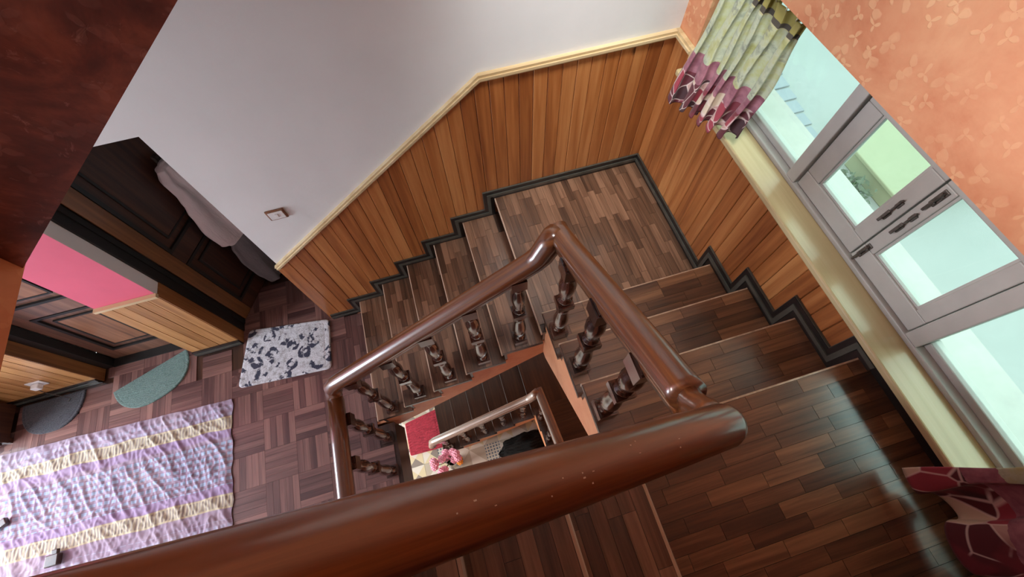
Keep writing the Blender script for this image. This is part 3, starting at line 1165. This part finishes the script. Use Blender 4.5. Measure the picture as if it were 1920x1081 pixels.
t = empty('stair_railing', (-1.6, -1.693, PLAT), 'thick glossy mahogany handrail crossing the foreground', 'railing')
ra, rb = Vector((-.988, -1.6945, 1.530)), Vector((-2.2, -1.6945, 2.405))
path = [ra + (ra - rb).normalized() * k for k in (.0335, .031, .025, .014)] + [ra.lerp(rb, k / 14) for k in range(0, 15)]
def big_rail():
    n = 28
    prof = []
    for i in range(n):
        a = 2 * math.pi * i / n
        prof.append((.033 * math.cos(a), .033 * math.sin(a) - (.012 if math.sin(a) < -.3 else 0)))
    org = WP[t.name]
    vs, fs = [], []
    tt = (rb - ra).normalized()
    side = tt.cross(Vector((0, 0, 1))).normalized()
    up = side.cross(tt)
    sc = [.12, .42, .70, .92] + [1] * 15
    for p, s in zip(path, sc):
        for a, b in prof:
            vs.append(p + side * a * s + up * b * s - org)
    m = len(path)
    for j in range(m - 1):
        for i in range(n):
            fs.append((j * n + i, j * n + (i + 1) % n, (j + 1) * n + (i + 1) % n, (j + 1) * n + i))
    fs.append(tuple(range(n))); fs.append(tuple((m - 1) * n + i for i in range(n)))
    me = mesh('handrail', vs, fs, 'rail', smooth=True)
    rail_uv(me, path, org)
    return put('handrail', me, t, org)


big = big_rail()
for j in range(0, 5):
    x = X3 - (j + .5) * G3
    zb = PLAT + (j + 1) * H + .0015
    zr = ra.z + (rb.z - ra.z) * (x - ra.x) / (rb.x - ra.x)
    put('baluster', baluster_mesh(zr - .04 - zb), t, (x, -1.695, zb))
rnd = random.Random(3)
for i in range(14):
    k = rnd.uniform(.10, .36)
    p = ra.lerp(rb, k)
    a = rnd.uniform(60, 118)
    tt = (rb - ra).normalized()
    side = tt.cross(Vector((0, 0, 1))).normalized(); up = side.cross(tt)
    q = p + side * .0329 * math.cos(math.radians(a)) + up * .0329 * math.sin(math.radians(a))
    s = rnd.uniform(.0008, .0016)
    o = put('paint_chip', box_mesh(s * rnd.choice((1, 1, 2.2)), s, .0006, 'chip'), big, q)

# ------------------------------------------------------------------ curtains
def curtain_mat(name, flower_scale):
    n = NT(name)
    tc = n.new('ShaderNodeTexCoord')
    sp = n.new('ShaderNodeSeparateXYZ'); n.put(sp.inputs[0], tc.outputs['UV'])
    u, v = sp.outputs[0], sp.outputs[1]
    uv = n.new('ShaderNodeMapping'); n.put(uv.inputs[0], tc.outputs['UV']); n.put(uv.inputs[3], (1.5, 1, 1))
    nz = n.noise(uv.outputs[0], 9, 4, .6)
    sage = n.ramp(nz, [(.3, srgb(128, 136, 118)), (.46, srgb(178, 184, 156)), (.6, srgb(170, 172, 122)), (.75, srgb(150, 150, 88))])
    lf = n.new('ShaderNodeTexVoronoi', {'Scale': 5.5}); n.put(lf.inputs['Vector'], uv.outputs[0])
    blot = n.ramp(lf.outputs['Distance'], [(.22, (1, 1, 1)), (.30, (0, 0, 0))])
    blot = n.math('MULTIPLY', blot, n.ramp(n.noise(uv.outputs[0], 30, 3), [(.45, (0, 0, 0)), (.55, (1, 1, 1))]))
    sage = n.mix(n.math('MULTIPLY', blot, .6), sage, srgb(112, 116, 108))
    mauve = n.ramp(n.noise(uv.outputs[0], 14, 3), [(.35, srgb(124, 70, 84)), (.65, srgb(164, 108, 118))])
    # maroon with flowers
    dv = n.new('ShaderNodeTexVoronoi', {'Scale': flower_scale}, feature='DISTANCE_TO_EDGE'); n.put(dv.inputs['Vector'], uv.outputs[0])
    cv = n.new('ShaderNodeTexVoronoi', {'Scale': flower_scale}); n.put(cv.inputs['Vector'], uv.outputs[0])
    cc = n.new('ShaderNodeSeparateColor'); n.put(cc.inputs[0], cv.outputs['Color'])
    fillc = n.ramp(cc.outputs[0], [(.0, srgb(88, 26, 36)), (.35, srgb(60, 24, 28)), (.55, srgb(206, 186, 162)), (.70, srgb(150, 52, 66)), (.85, srgb(188, 150, 140))], 'CONSTANT')
    edge = n.ramp(dv.outputs['Distance'], [(.012, (1, 1, 1)), (.045, (0, 0, 0))])
    mar = n.mix(n.math('MULTIPLY', edge, .75), fillc, srgb(220, 198, 190))
    patch = n.ramp(n.noise(uv.outputs[0], 3.2, 2), [(.40, (0, 0, 0)), (.46, (1, 1, 1))])
    mar = n.mix(patch, srgb(112, 34, 46), mar)
    vj = n.math('ADD', v, n.math('MULTIPLY', n.math('SUBTRACT', nz, .5), .05))
    col = n.mix(n.math('GREATER_THAN', vj, .60), sage, mauve)
    col = n.mix(n.math('GREATER_THAN', vj, .745), col, mar)
    head = n.ramp(v, [(.0, srgb(150, 140, 70)), (.085, srgb(70, 62, 50)), (.12, srgb(176, 172, 130))], 'CONSTANT')
    col = n.mix(n.math('LESS_THAN', v, .13), col, head)
    n.set(Base_Color=col, Roughness=.7, Sheen_Weight=.15)
    n.bump(n.noise(uv.outputs[0], 160, 2), .15, .002)
    return n.m


MAT['curtain'] = curtain_mat('printed_curtain', 9.0)
MAT['curtain_big'] = curtain_mat('printed_curtain_large', 6.5)


def curtain(name, ytop, ybot, hem, hemx, folds, mat, label, seed, amp=.022):
    nu, nv = 150, 60
    t = empty(name, (0.0, (ytop[0] + ytop[1]) / 2, .75), label, 'curtain')
    org = WP[t.name]
    rnd = random.Random(seed)
    ph = rnd.uniform(0, 6)
    vs, fs, uvs = [], [], []
    for j in range(nv + 1):
        v = j / nv
        for i in range(nu + 1):
            u = i / nu
            y = (ytop[0] + (ytop[1] - ytop[0]) * u) * (1 - v) + (ybot[0] + (ybot[1] - ybot[0]) * u) * v
            zh = hem[0] + (hem[1] - hem[0]) * u + .012 * math.sin(u * folds * 6.28 + ph)
            z = 1.262 + (zh - 1.262) * v
            xh = hemx[0] + (hemx[1] - hemx[0]) * u
            e = v ** 1.15
            x = .030 + (xh - .030) * e
            am = amp * (.55 + .45 * v)
            w_ = (u + .035 * math.sin(u * 11 + ph)) * folds * 2 * math.pi + ph + .9 * math.sin(v * 2.2 + u * 5)
            x += am * math.sin(w_) * (1 if v > .12 else .8) - am * .3
            y += am * .55 * math.sin(2 * w_ + 1.0) + .006 * math.sin(v * 9 + u * 13)
            # pinched pleats under the heading
            x += .006 * math.sin(w_ * 3) * max(0, 1 - v * 5)
            if z < SILL + .02:
                x = min(x, -.074)
            vs.append(Vector((x, y, z)) - org)
            uvs.append((u, v))
    for j in range(nv):
        for i in range(nu):
            a = j * (nu + 1) + i
            fs.append((a, a + 1, a + nu + 2, a + nu + 1))
    me = mesh('curtain_cloth', vs, fs, mat, smooth=True)
    ul = me.uv_layers.new(name='uv')
    for l in me.loops:
        ul.data[l.index].uv = uvs[l.vertex_index]
    o = put('curtain_cloth', me, t, org)
    sm = o.modifiers.new('thick', 'SOLIDIFY'); sm.thickness = .002
    for k in range(7):
        y = ytop[0] + (ytop[1] - ytop[0]) * (k + .4) / 7
        vs2, fs2 = [], []
        R_, r_ = .011, .0022
        for i in range(14):
            a = 2 * math.pi * i / 14
            for q in range(6):
                b = 2 * math.pi * q / 6
                vs2.append(((R_ + r_ * math.cos(b)) * math.cos(a), r_ * math.sin(b), (R_ + r_ * math.cos(b)) * math.sin(a)))
        for i in range(14):
            for q in range(6):
                fs2.append((i * 6 + q, i * 6 + (q + 1) % 6, ((i + 1) % 14) * 6 + (q + 1) % 6, ((i + 1) % 14) * 6 + q))
        put('curtain_ring', mesh('curtain_ring', vs2, fs2, 'brass', smooth=True), t, (.022, y, 1.2655))
    return t


MAT['brass'] = plain('pale_metal', srgb(200, 190, 170), .3, .1, metallic=.8)
curtain('window_curtain', (-.19, -.615), (-.27, -.665), (.735, .835), (-.125, -.072), 6.3, 'curtain',
        'sage and maroon flowered curtain gathered at the corner end of the window', 1, .027)
curtain('window_curtain', (-2.02, -2.46), (-1.965, -2.45), (.742, .742), (-.125, -.125), 2.6, 'curtain_big',
        'maroon flowered curtain hem at the lower right, over the dark platform', 5, .03)
rd = empty('curtain_rod', (.022, -1.3, 1.27), 'thin curtain rod tucked under the orange wall edge', 'rod')
v_, f_ = rod_mesh((0, 1.14, 0), (0, -1.21, 0), .0045, 10)
putl('rod', mesh('rod', v_, f_, 'brass', smooth=False), rd)
putl('bracket', box_mesh(.012, .012, .012, 'brass'), rd, (0, 1.135, -.004))
putl('bracket', box_mesh(.012, .012, .012, 'brass'), rd, (0, -1.205, -.004))

# ------------------------------------------------------------------ mats on the hall floor
def mat_mesh(pts, th, inset, mat, rings=3):
    c = Vector((sum(p[0] for p in pts) / len(pts), sum(p[1] for p in pts) / len(pts)))
    n = len(pts)
    vs, fs = [], []
    lay = [(0, 0), (0, .6), (.35, .92), (1, 1.0), (2.2, .86), (3.0, 1.0)]
    for ins, hz in lay:
        for p in pts:
            d = (c - Vector(p))
            q = Vector(p) + d.normalized() * inset * ins
            vs.append((q.x - c.x, q.y - c.y, th * hz))
    for j in range(len(lay) - 1):
        for i in range(n):
            fs.append((j * n + i, j * n + (i + 1) % n, (j + 1) * n + (i + 1) % n, (j + 1) * n + i))
    fs.append(tuple(range(n - 1, -1, -1)))
    fs.append(tuple((len(lay) - 1) * n + i for i in range(n)))
    return mesh('mat', vs, fs, mat, smooth=False), c


def rounded_quad(q, r=.035, k=6):
    out = []
    n = len(q)
    for i in range(n):
        p = Vector(q[i]); a = (Vector(q[i - 1]) - p).normalized(); b = (Vector(q[(i + 1) % n]) - p).normalized()
        for s in range(k + 1):
            t_ = s / k
            out.append(tuple((p + a * r) * (1 - t_) ** 2 + p * 2 * t_ * (1 - t_) + (p + b * r) * t_ ** 2))
    return out


def rug_mat():
    n = NT('white_rug_with_navy_rosettes')
    v = n.coords('Object')
    wv = n.new('ShaderNodeVectorMath', operation='ADD')
    nz = n.new('ShaderNodeTexNoise', {'Scale': 14.0, 'Detail': 3.0}); n.put(nz.inputs['Vector'], v)
    k = n.new('ShaderNodeVectorMath', operation='SCALE'); n.put(k.inputs[0], nz.outputs['Color']); k.inputs[3].default_value = .07
    n.put(wv.inputs[0], v); n.put(wv.inputs[1], k.outputs[0])
    vo = n.new('ShaderNodeTexVoronoi', {'Scale': 8.5, 'Randomness': .85}, voronoi_dimensions='2D'); n.put(vo.inputs['Vector'], wv.outputs[0])
    ring = n.ramp(vo.outputs['Distance'], [(.0, (0, 0, 0)), (.10, (.0, .0, .0)), (.15, (1, 1, 1)), (.40, (1, 1, 1)), (.45, (0, 0, 0))])
    gap = n.ramp(n.noise(v, 17, 2), [(.47, (0, 0, 0)), (.53, (1, 1, 1))])
    mk = n.math('MULTIPLY', ring, gap)
    basec = n.ramp(n.noise(v, 28, 5, .7), [(.35, srgb(176, 172, 172)), (.5, srgb(222, 222, 226)), (.7, srgb(240, 240, 244))])
    col = n.mix(mk, basec, srgb(34, 36, 66))
    n.set(Base_Color=col, Roughness=.95, Sheen_Weight=.3)
    n.bump(n.noise(v, 130, 4, .7), 1.0, .01)
    return n.m


def pile_mat(name, c1, c2, ring=False):
    n = NT(name)
    v = n.coords('Object')
    f = n.noise(v, 70, 5, .7, 2.0)
    n.set(Base_Color=n.ramp(f, [(.35, c1), (.65, c2)]), Roughness=.95, Sheen_Weight=.3)
    wv = n.new('ShaderNodeTexWave', {'Scale': 26.0, 'Distortion': 6.0, 'Detail': 2.0}, wave_type='RINGS'); n.put(wv.inputs['Vector'], v)
    n.bump(n.math('ADD', f, n.math('MULTIPLY', wv.outputs[1], .5)), .9, .008)
    return n.m


MAT['rug'] = rug_mat()
MAT['green_pile'] = pile_mat('green_pile', srgb(72, 104, 98), srgb(122, 152, 142))
MAT['dark_pile'] = pile_mat('charcoal_pile', srgb(36, 37, 44), srgb(66, 68, 78))
ZFL = ZF + .002
me, c = mat_mesh(rounded_quad([(-3.09, .075), (-3.185, -.385), (-2.478, -.435), (-2.452, -.015)], .04), .014, .02, 'rug')
tag(put('floor_rug', me, None, (c.x, c.y, ZFL)), 'white rug with navy rosette spots in front of the dark doorway', 'rug')


def half_moon(p1, p2, depth, n=26, pw=2.4):
    p1, p2 = Vector(p1), Vector(p2)
    m, hx = (p1 + p2) / 2, (p2 - p1) / 2
    nr = Vector((hx.y, -hx.x)).normalized()
    out = []
    for i in range(n + 1):
        a = math.pi * i / n
        ca, sa = math.cos(a), math.sin(a)
        ca = math.copysign(abs(ca) ** (2 / pw), ca); sa = abs(sa) ** (2 / pw)
        q = m + hx * -ca + nr * depth * sa
        out.append((q.x, q.y))
    return out


me, c = mat_mesh(half_moon((-4.12, -.135), (-3.585, .062), .262), .012, .012, 'green_pile')
tag(put('door_mat', me, None, (c.x, c.y, ZFL)), 'sage green half round mat before the closed brown door', 'mat')
me, c = mat_mesh(half_moon((-4.78, -.045), (-4.33, -.045), .262), .012, .012, 'dark_pile')
tag(put('door_mat', me, None, (c.x, c.y, ZFL)), 'charcoal half round mat beside the dark cabinet', 'mat')


def blanket_mat():
    n = NT('checked_lilac_blanket')
    tc = n.new('ShaderNodeTexCoord')
    sp = n.new('ShaderNodeSeparateXYZ'); n.put(sp.inputs[0], tc.outputs['UV'])
    u, v = sp.outputs[0], sp.outputs[1]      # metres
    f = n.noise(n.coords('UV'), 3.5, 4, .6)
    base = n.ramp(f, [(.35, srgb(146, 126, 148)), (.5, srgb(164, 146, 164)), (.65, srgb(176, 158, 170))])

    def band(a, b):
        return n.math('MULTIPLY', n.math('GREATER_THAN', v, a), n.math('LESS_THAN', v, b))

    def per(x, p, duty):
        return n.math('LESS_THAN', n.math('FRACT', n.math('MULTIPLY', x, 1 / p)), duty)
    # pale blue checked middle
    blue = n.math('MULTIPLY', n.math('MULTIPLY', per(v, .042, .62), per(u, .046, .72)), band(.28, .60))
    blue2 = n.math('MULTIPLY', n.math('MULTIPLY', per(v, .05, .5), per(u, .046, .72)), n.math('ADD', band(.04, .12), band(.82, .96)))
    col = n.mix(n.math('MULTIPLY', blue, .8), base, srgb(164, 190, 216))
    col = n.mix(n.math('MULTIPLY', blue2, .35), col, srgb(190, 204, 228))
    lil = n.math('ADD', band(.215, .27), band(.60, .655))
    col = n.mix(n.math('MULTIPLY', lil, .55), col, srgb(164, 140, 184))
    ln = n.math('MULTIPLY', per(v, .042, .12), band(.27, .62))
    col = n.mix(n.math('MULTIPLY', ln, .6), col, srgb(150, 96, 120))
    # yellowish ladder bands
    lad = n.math('ADD', band(.128, .212), band(.662, .748))
    rung = per(u, .022, .6)
    ladc = n.mix(rung, srgb(152, 142, 128), srgb(200, 192, 162))
    col = n.mix(n.math('MULTIPLY', lad, .9), col, ladc)
    edge = n.math('ADD', n.math('ADD', band(.125, .137), band(.203, .215)), n.math('ADD', band(.659, .671), band(.74, .752)))
    col = n.mix(n.math('MULTIPLY', edge, .8), col, srgb(206, 196, 160))
    n.set(Base_Color=col, Roughness=.85, Sheen_Weight=.25)
    return n.m


MAT['blanket'] = blanket_mat()


def blanket():
    nx, ny = 300, 170
    vs, fs, uvs = [], [], []
    x1, x0 = -3.233, -5.35
    for j in range(ny + 1):
        for i in range(nx + 1):
            u = i / nx
            v = j / ny
            x = x1 + (x0 - x1) * u
            ytop = -.453 + (x1 - x) * .046
            y = ytop - v * 1.14
            x += .006 * math.sin(y * 21) + .004 * math.sin(y * 47)
            p = Vector((x * 1.0, y * 1.0, 0))
            # diagonal ridged wrinkles
            q = Vector(((x + .55 * y) * 9.0, (y - .55 * x) * 2.0, 1.3))
            a = 1 - abs(noise.noise(q)) * 3.2
            b = 1 - abs(noise.noise(Vector((x * 22 + y * 13, y * 7 - x * 5, 4.1)))) * 3.0
            c_ = 1 - abs(noise.noise(Vector((x * 34 - y * 6, y * 12 + x * 4, 7.7)))) * 2.6
            z = .004 + .011 * max(0, a) ** 2 + .007 * max(0, b) ** 2 + .004 * max(0, c_) + .004 * noise.noise(p * 3)
            eg = min(u * 40, v * 40, (1 - v) * 40, 1)
            z = .003 + max(z, .0015) * (.35 + .65 * eg)
            y += .012 * noise.noise(Vector((x * 5, y * 3, 9)))
            vs.append((x - x1, y + 1.0, z))
            uvs.append(((x1 - x) + .006 * noise.noise(p * 9), v * 1.14 + .008 * noise.noise(p * 6)))
    for j in range(ny):
        for i in range(nx):
            a = j * (nx + 1) + i
            fs.append((a, a + 1, a + nx + 2, a + nx + 1))
    me = mesh('blanket', vs, fs, 'blanket', smooth=True)
    ul = me.uv_layers.new(name='uv')
    for l in me.loops:
        ul.data[l.index].uv = uvs[l.vertex_index]
    o = put('floor_blanket', me, None, (x1, -1.0, ZFL))
    return tag(o, 'rumpled lilac checked blanket with yellowish ladder stripes spread on the floor', 'blanket')


blanket()
tag(bev(boxes('wooden_stick', [((-4.86, -.915, ZFL + .024), (-4.70, -.885, ZFL + .05)), ((-4.73, -.925, ZFL + .022), (-4.69, -.875, ZFL + .052))], 'door_dark', None, (-4.78, -.9, ZFL + .022)), .006, 3),
    'short dark wooden stick lying on the lilac blanket at the left edge', 'stick').rotation_euler = (0, 0, math.radians(28))
tag(bev(boxes('dark_block', [((-4.39, -1.235, ZFL + .022), (-4.31, -1.165, ZFL + .06)), ((-4.37, -1.17, ZFL + .022), (-4.33, -1.135, ZFL + .045))], 'door_dark', None, (-4.35, -1.2, ZFL + .022)), .006, 3),
    'small dark block lying on the blanket beside the foreground handrail', 'block')

# dark cabinet at the far left
cb = empty('low_cabinet', (-5.05, -.17, ZF), 'dark brown wooden cabinet at the left edge against the panelled wall', 'cabinet')
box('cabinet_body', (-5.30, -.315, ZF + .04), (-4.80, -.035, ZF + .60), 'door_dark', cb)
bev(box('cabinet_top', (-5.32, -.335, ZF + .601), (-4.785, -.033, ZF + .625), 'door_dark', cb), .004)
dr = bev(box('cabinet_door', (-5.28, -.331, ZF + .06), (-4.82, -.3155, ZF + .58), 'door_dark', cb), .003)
put('door_knob', mesh('knob', *rod_mesh((0, 0, 0), (0, -.02, 0), .012, 10), mats='iron'), dr, (-4.86, -.331, ZF + .34))
for a in (-5.27, -4.83):
    for b in (-.29, -.06):
        put('leg', box_mesh(.035, .035, .039, 'door_dark'), cb, (a, b, ZF + .001))

# ------------------------------------------------------------------ switch and plug
sw = empty('light_switch', (-2.19, 0, .31), 'small white light switch in a brown wooden surround on the white wall', 'switch')
bev(box('switch_surround', (-2.238, -.0005, .277), (-2.142, -.009, .353), 'door_panel', sw), .002)
pl_ = bev(box('switch_plate', (-2.229, -.0091, .286), (-2.151, -.014, .344), 'white_plastic', sw), .002)
bev(box('rocker', (-2.198, -.0141, .303), (-2.182, -.018, .327), 'white_plastic', pl_), .001)
pg = empty('plug_adapter', (-4.456, -.03, -.80), 'white plug adapter with a hanging cord on the hall panelling', 'plug')
bev(box('socket_plate', (-4.51, -.0135, -.815), (-4.41, -.022, -.735), 'white_plastic', pg), .003)
pb_ = bev(box('plug_body', (-4.485, -.0221, -.80), (-4.435, -.062, -.755), 'white_plastic', pg), .006)
sweep('cord', smooth_path([(-4.46, -.06, -.795), (-4.452, -.075, -.83), (-4.44, -.08, -.90), (-4.43, -.085, -.965), (-4.425, -.09, ZFL + .018), (-4.44, -.11, ZFL + .016)], 2), circ(.003), 'iron', pg, WP[pg.name])

# ------------------------------------------------------------------ ground floor seen through the well
ZG = ZB
gf = boxes('floor_lower', [((-7, -3.4, ZG - .1), (0, 0, ZG - .006))], 'white_plastic')
tag(gf, kind='structure')


def tile_mat():
    n = NT('patterned_floor_tile')
    tc = n.new('ShaderNodeTexCoord')
    sp = n.new('ShaderNodeSeparateXYZ'); n.put(sp.inputs[0], tc.outputs['Object'])
    x, y = sp.outputs[0], sp.outputs[1]
    oi = n.new('ShaderNodeObjectInfo')
    r = oi.outputs['Random']
    d1_ = n.math('GREATER_THAN', n.math('ADD', x, y), 0.0)
    d2_ = n.math('GREATER_THAN', n.math('SUBTRACT', x, y), 0.0)
    cream, grey, white = srgb(226, 212, 176), srgb(150, 140, 132), srgb(232, 226, 214)
    q = n.mix(d1_, n.mix(d2_, cream, grey), n.mix(d2_, white, cream))
    q2 = n.mix(d2_, white, srgb(200, 190, 172))
    dots = n.math('LESS_THAN', n.math('ADD', n.math('POWER', n.math('SUBTRACT', n.math('FRACT', n.math('MULTIPLY', x, 26)), .5), 2.0),
                                      n.math('POWER', n.math('SUBTRACT', n.math('FRACT', n.math('MULTIPLY', y, 26)), .5), 2.0)), .085)
    q3 = n.mix(dots, srgb(216, 214, 200), srgb(92, 112, 132))
    col = n.mix(n.math('GREATER_THAN', r, .4), q, q2)
    col = n.mix(n.math('GREATER_THAN', r, .68), col, q3)
    n.set(Base_Color=col, Roughness=.25)
    return n.m


MAT['tile'] = tile_mat()
tm = box_mesh(.197, .197, .006, 'tile')
for i in range(15):
    for j in range(9):
        put('floor_tile', tm, gf, (-.75 - .2 * i, -.1 - .2 * j, ZG - .006), (0, 0, random.choice((0, 1, 2, 3)) * math.pi / 2))


def shag(name, col, var):
    n = NT(name)
    v = n.coords('Object')
    f = n.noise(v, 40, 5, .7, 1.5)
    n.set(Base_Color=n.ramp(f, [(.35, tuple(c * (1 - var) for c in col[:3]) + (1,)), (.65, col)]), Roughness=.95)
    wv = n.new('ShaderNodeTexWave', {'Scale': 9.0, 'Distortion': 5.0}, bands_direction='Y'); n.put(wv.inputs['Vector'], v)
    n.bump(n.math('ADD', f, wv.outputs[1]), 1.0, .015)
    return n.m


MAT['red_shag'] = shag('red_shag', srgb(214, 62, 84), .45)
MAT['black_fur'] = shag('black_shag', srgb(16, 16, 17), .6)
MAT['pink_petal'] = plain('pink_petal', srgb(240, 160, 182), .7, .15, 30)
MAT['orange_petal'] = plain('orange_petal', srgb(240, 150, 50), .7, .15, 30)
MAT['leaf'] = plain('green_leaf', srgb(58, 92, 44), .6, .3, 30)
me, c = mat_mesh(rounded_quad([(-2.60, -.43), (-2.60, -.85), (-2.17, -.865), (-2.165, -.36)], .02), .02, .02, 'red_shag')
tag(put('floor_rug', me, None, (c.x, c.y, ZG + .001)), 'red shaggy rug on the tile floor below the stair well', 'rug')


def lump(name, r, col, loc, label, cat, seed):
    bm = bmesh.new()
    bmesh.ops.create_icosphere(bm, subdivisions=4, radius=1)
    for v in bm.verts:
        k = 1 + .25 * noise.noise(v.co * 2.2 + Vector((seed, 0, 0))) + .10 * noise.noise(v.co * 7)
        v.co = Vector((v.co.x * r[0] * k, v.co.y * r[1] * k, max(-.0, v.co.z) * r[2] * k + (.0 if v.co.z > 0 else 0)))
    me = bpy.data.meshes.new(name); bm.to_mesh(me); bm.free()
    me.materials.append(MAT[col])
    for p in me.polygons:
        p.use_smooth = True
    return tag(put(name, me, None, loc), label, cat)


lump('cloth_heap', (.34, .16, .24), 'black_fur', (-1.12, -1.16, ZG + .001), 'black shaggy heap on the tile floor at the bottom of the well', 'heap', 3)
pt = empty('flower_vase', (-2.03, -1.10, ZG), 'vase of pink and orange flowers on the tile floor beside the lower stairs', 'vase')
def lathe_mesh(name, pr, mat, n=16):
    vs, fs = [], []
    for z, r in pr:
        for i in range(n):
            a = 2 * math.pi * i / n
            vs.append((r * math.cos(a), r * math.sin(a), z))
    for j in range(len(pr) - 1):
        for i in range(n):
            fs.append((j * n + i, j * n + (i + 1) % n, (j + 1) * n + (i + 1) % n, (j + 1) * n + i))
    fs.append(tuple(range(n)))
    return mesh(name, vs, fs, mat, smooth=True)


put('vase_body', lathe_mesh('vase_body', [(0, .06), (.05, .08), (.2, .10), (.35, .07), (.45, .05), (.5, .065)], 'baluster'), pt, (-2.03, -1.10, ZG + .008))
def flower(mat, r):
    bm = bmesh.new()
    bmesh.ops.create_icosphere(bm, subdivisions=3, radius=r)
    for v in bm.verts:
        v.co *= 1 + .35 * math.sin(v.co.x / r * 9) * math.sin(v.co.y / r * 9 + 1) * .6
        v.co.z *= .7
    me = bpy.data.meshes.new('flower'); bm.to_mesh(me); bm.free()
    me.materials.append(MAT[mat])
    return me


fp, fo = flower('pink_petal', .045), flower('orange_petal', .038)
rnd = random.Random(11)
for i in range(15):
    a, d = rnd.uniform(0, 6.28), rnd.uniform(.03, .17)
    top_ = Vector((-2.10 + d * math.cos(a), -1.12 + d * math.sin(a), ZG + .62 + rnd.uniform(-.10, .12)))
    v_, f_ = rod_mesh((-2.03, -1.10, ZG + .46), top_, .004, 5)
    s_ = put('stem', mesh('stem', [Vector(q) - WP[pt.name] for q in v_], f_, 'leaf'), pt, WP[pt.name])
    if i == 3 or i == 9:
        top_ = Vector((-1.93, -1.13 - .03 * (i == 9), ZG + .60))
    put('flower', fo if i in (3, 9) else fp, s_, top_)

# ------------------------------------------------------------------ outside the window
ZE = -1.2
MAT['concrete'] = plain('pale_concrete', srgb(168, 171, 170), .85, .05, 1.2)
MAT['lime_wall'] = plain('pale_lime_paint', srgb(168, 171, 143), .85, .05, 1.5)
MAT['bluish'] = plain('pale_blue_concrete', srgb(158, 164, 172), .85, .04, 2)
MAT['pale_leaf'] = plain('grey_green_leaf', srgb(104, 115, 98), .8, .2, 30)  # even grey-green tone for the foliage
tag(boxes('floor_yard', [((.27, -8, ZE - .2), (14, 10, ZE))], 'concrete'), kind='structure')
tag(bev(boxes('yard_planter', [((2.62, -.42, ZE), (4.6, .55, ZE + .16)), ((2.60, -.44, ZE + .16), (4.62, .57, ZE + .20))], 'lime_wall', None, (3.6, 0, ZE)), .01),
    'pale lime painted planter ledge outside the casement window', 'planter')
ys = empty('yard_steps', (2.4, 1.0, ZE), 'pale bluish paving steps in the yard outside the window', 'steps')
for i in range(6):
    y = .60 + i * .19
    bev(boxes('step', [((2.22 + .03 * i, y, ZE), (2.60 + .03 * i, y + .165, ZE + .014 + .002 * i)), ((2.20 + .03 * i, y + .02, ZE), (2.22 + .03 * i, y + .145, ZE + .012))], 'bluish', ys), .008)


def shrub():
    o = empty('yard_shrub', (2.36, -.10, ZE), 'small dark green shrub in the yard behind the casement pane', 'shrub')
    rn = random.Random(5)
    vs, fs = [], []
    for i in range(420):
        c_ = Vector((max(-.2, min(.2, rn.gauss(0, .08))), max(-.2, min(.2, rn.gauss(0, .10))), .04 + abs(rn.gauss(0, .06))))
        a = Vector((rn.uniform(-1, 1), rn.uniform(-1, 1), rn.uniform(-.4, .6))).normalized()
        b = a.orthogonal().normalized()
        k = len(vs)
        l = rn.uniform(.02, .045)
        vs += [c_ - a * l, c_ + b * l * .4, c_ + a * l, c_ - b * l * .4]
        fs.append((k, k + 1, k + 2, k + 3))
    tag(putl('foliage', mesh('foliage', vs, fs, 'pale_leaf'), o), kind='stuff')
    for i in range(5):
        v_, f_ = rod_mesh((0, 0, 0), (rn.uniform(-.1, .1), rn.uniform(-.12, .12), .16), .005, 5)
        putl('stem', mesh('stem', v_, f_, 'leaf'), o)


shrub()
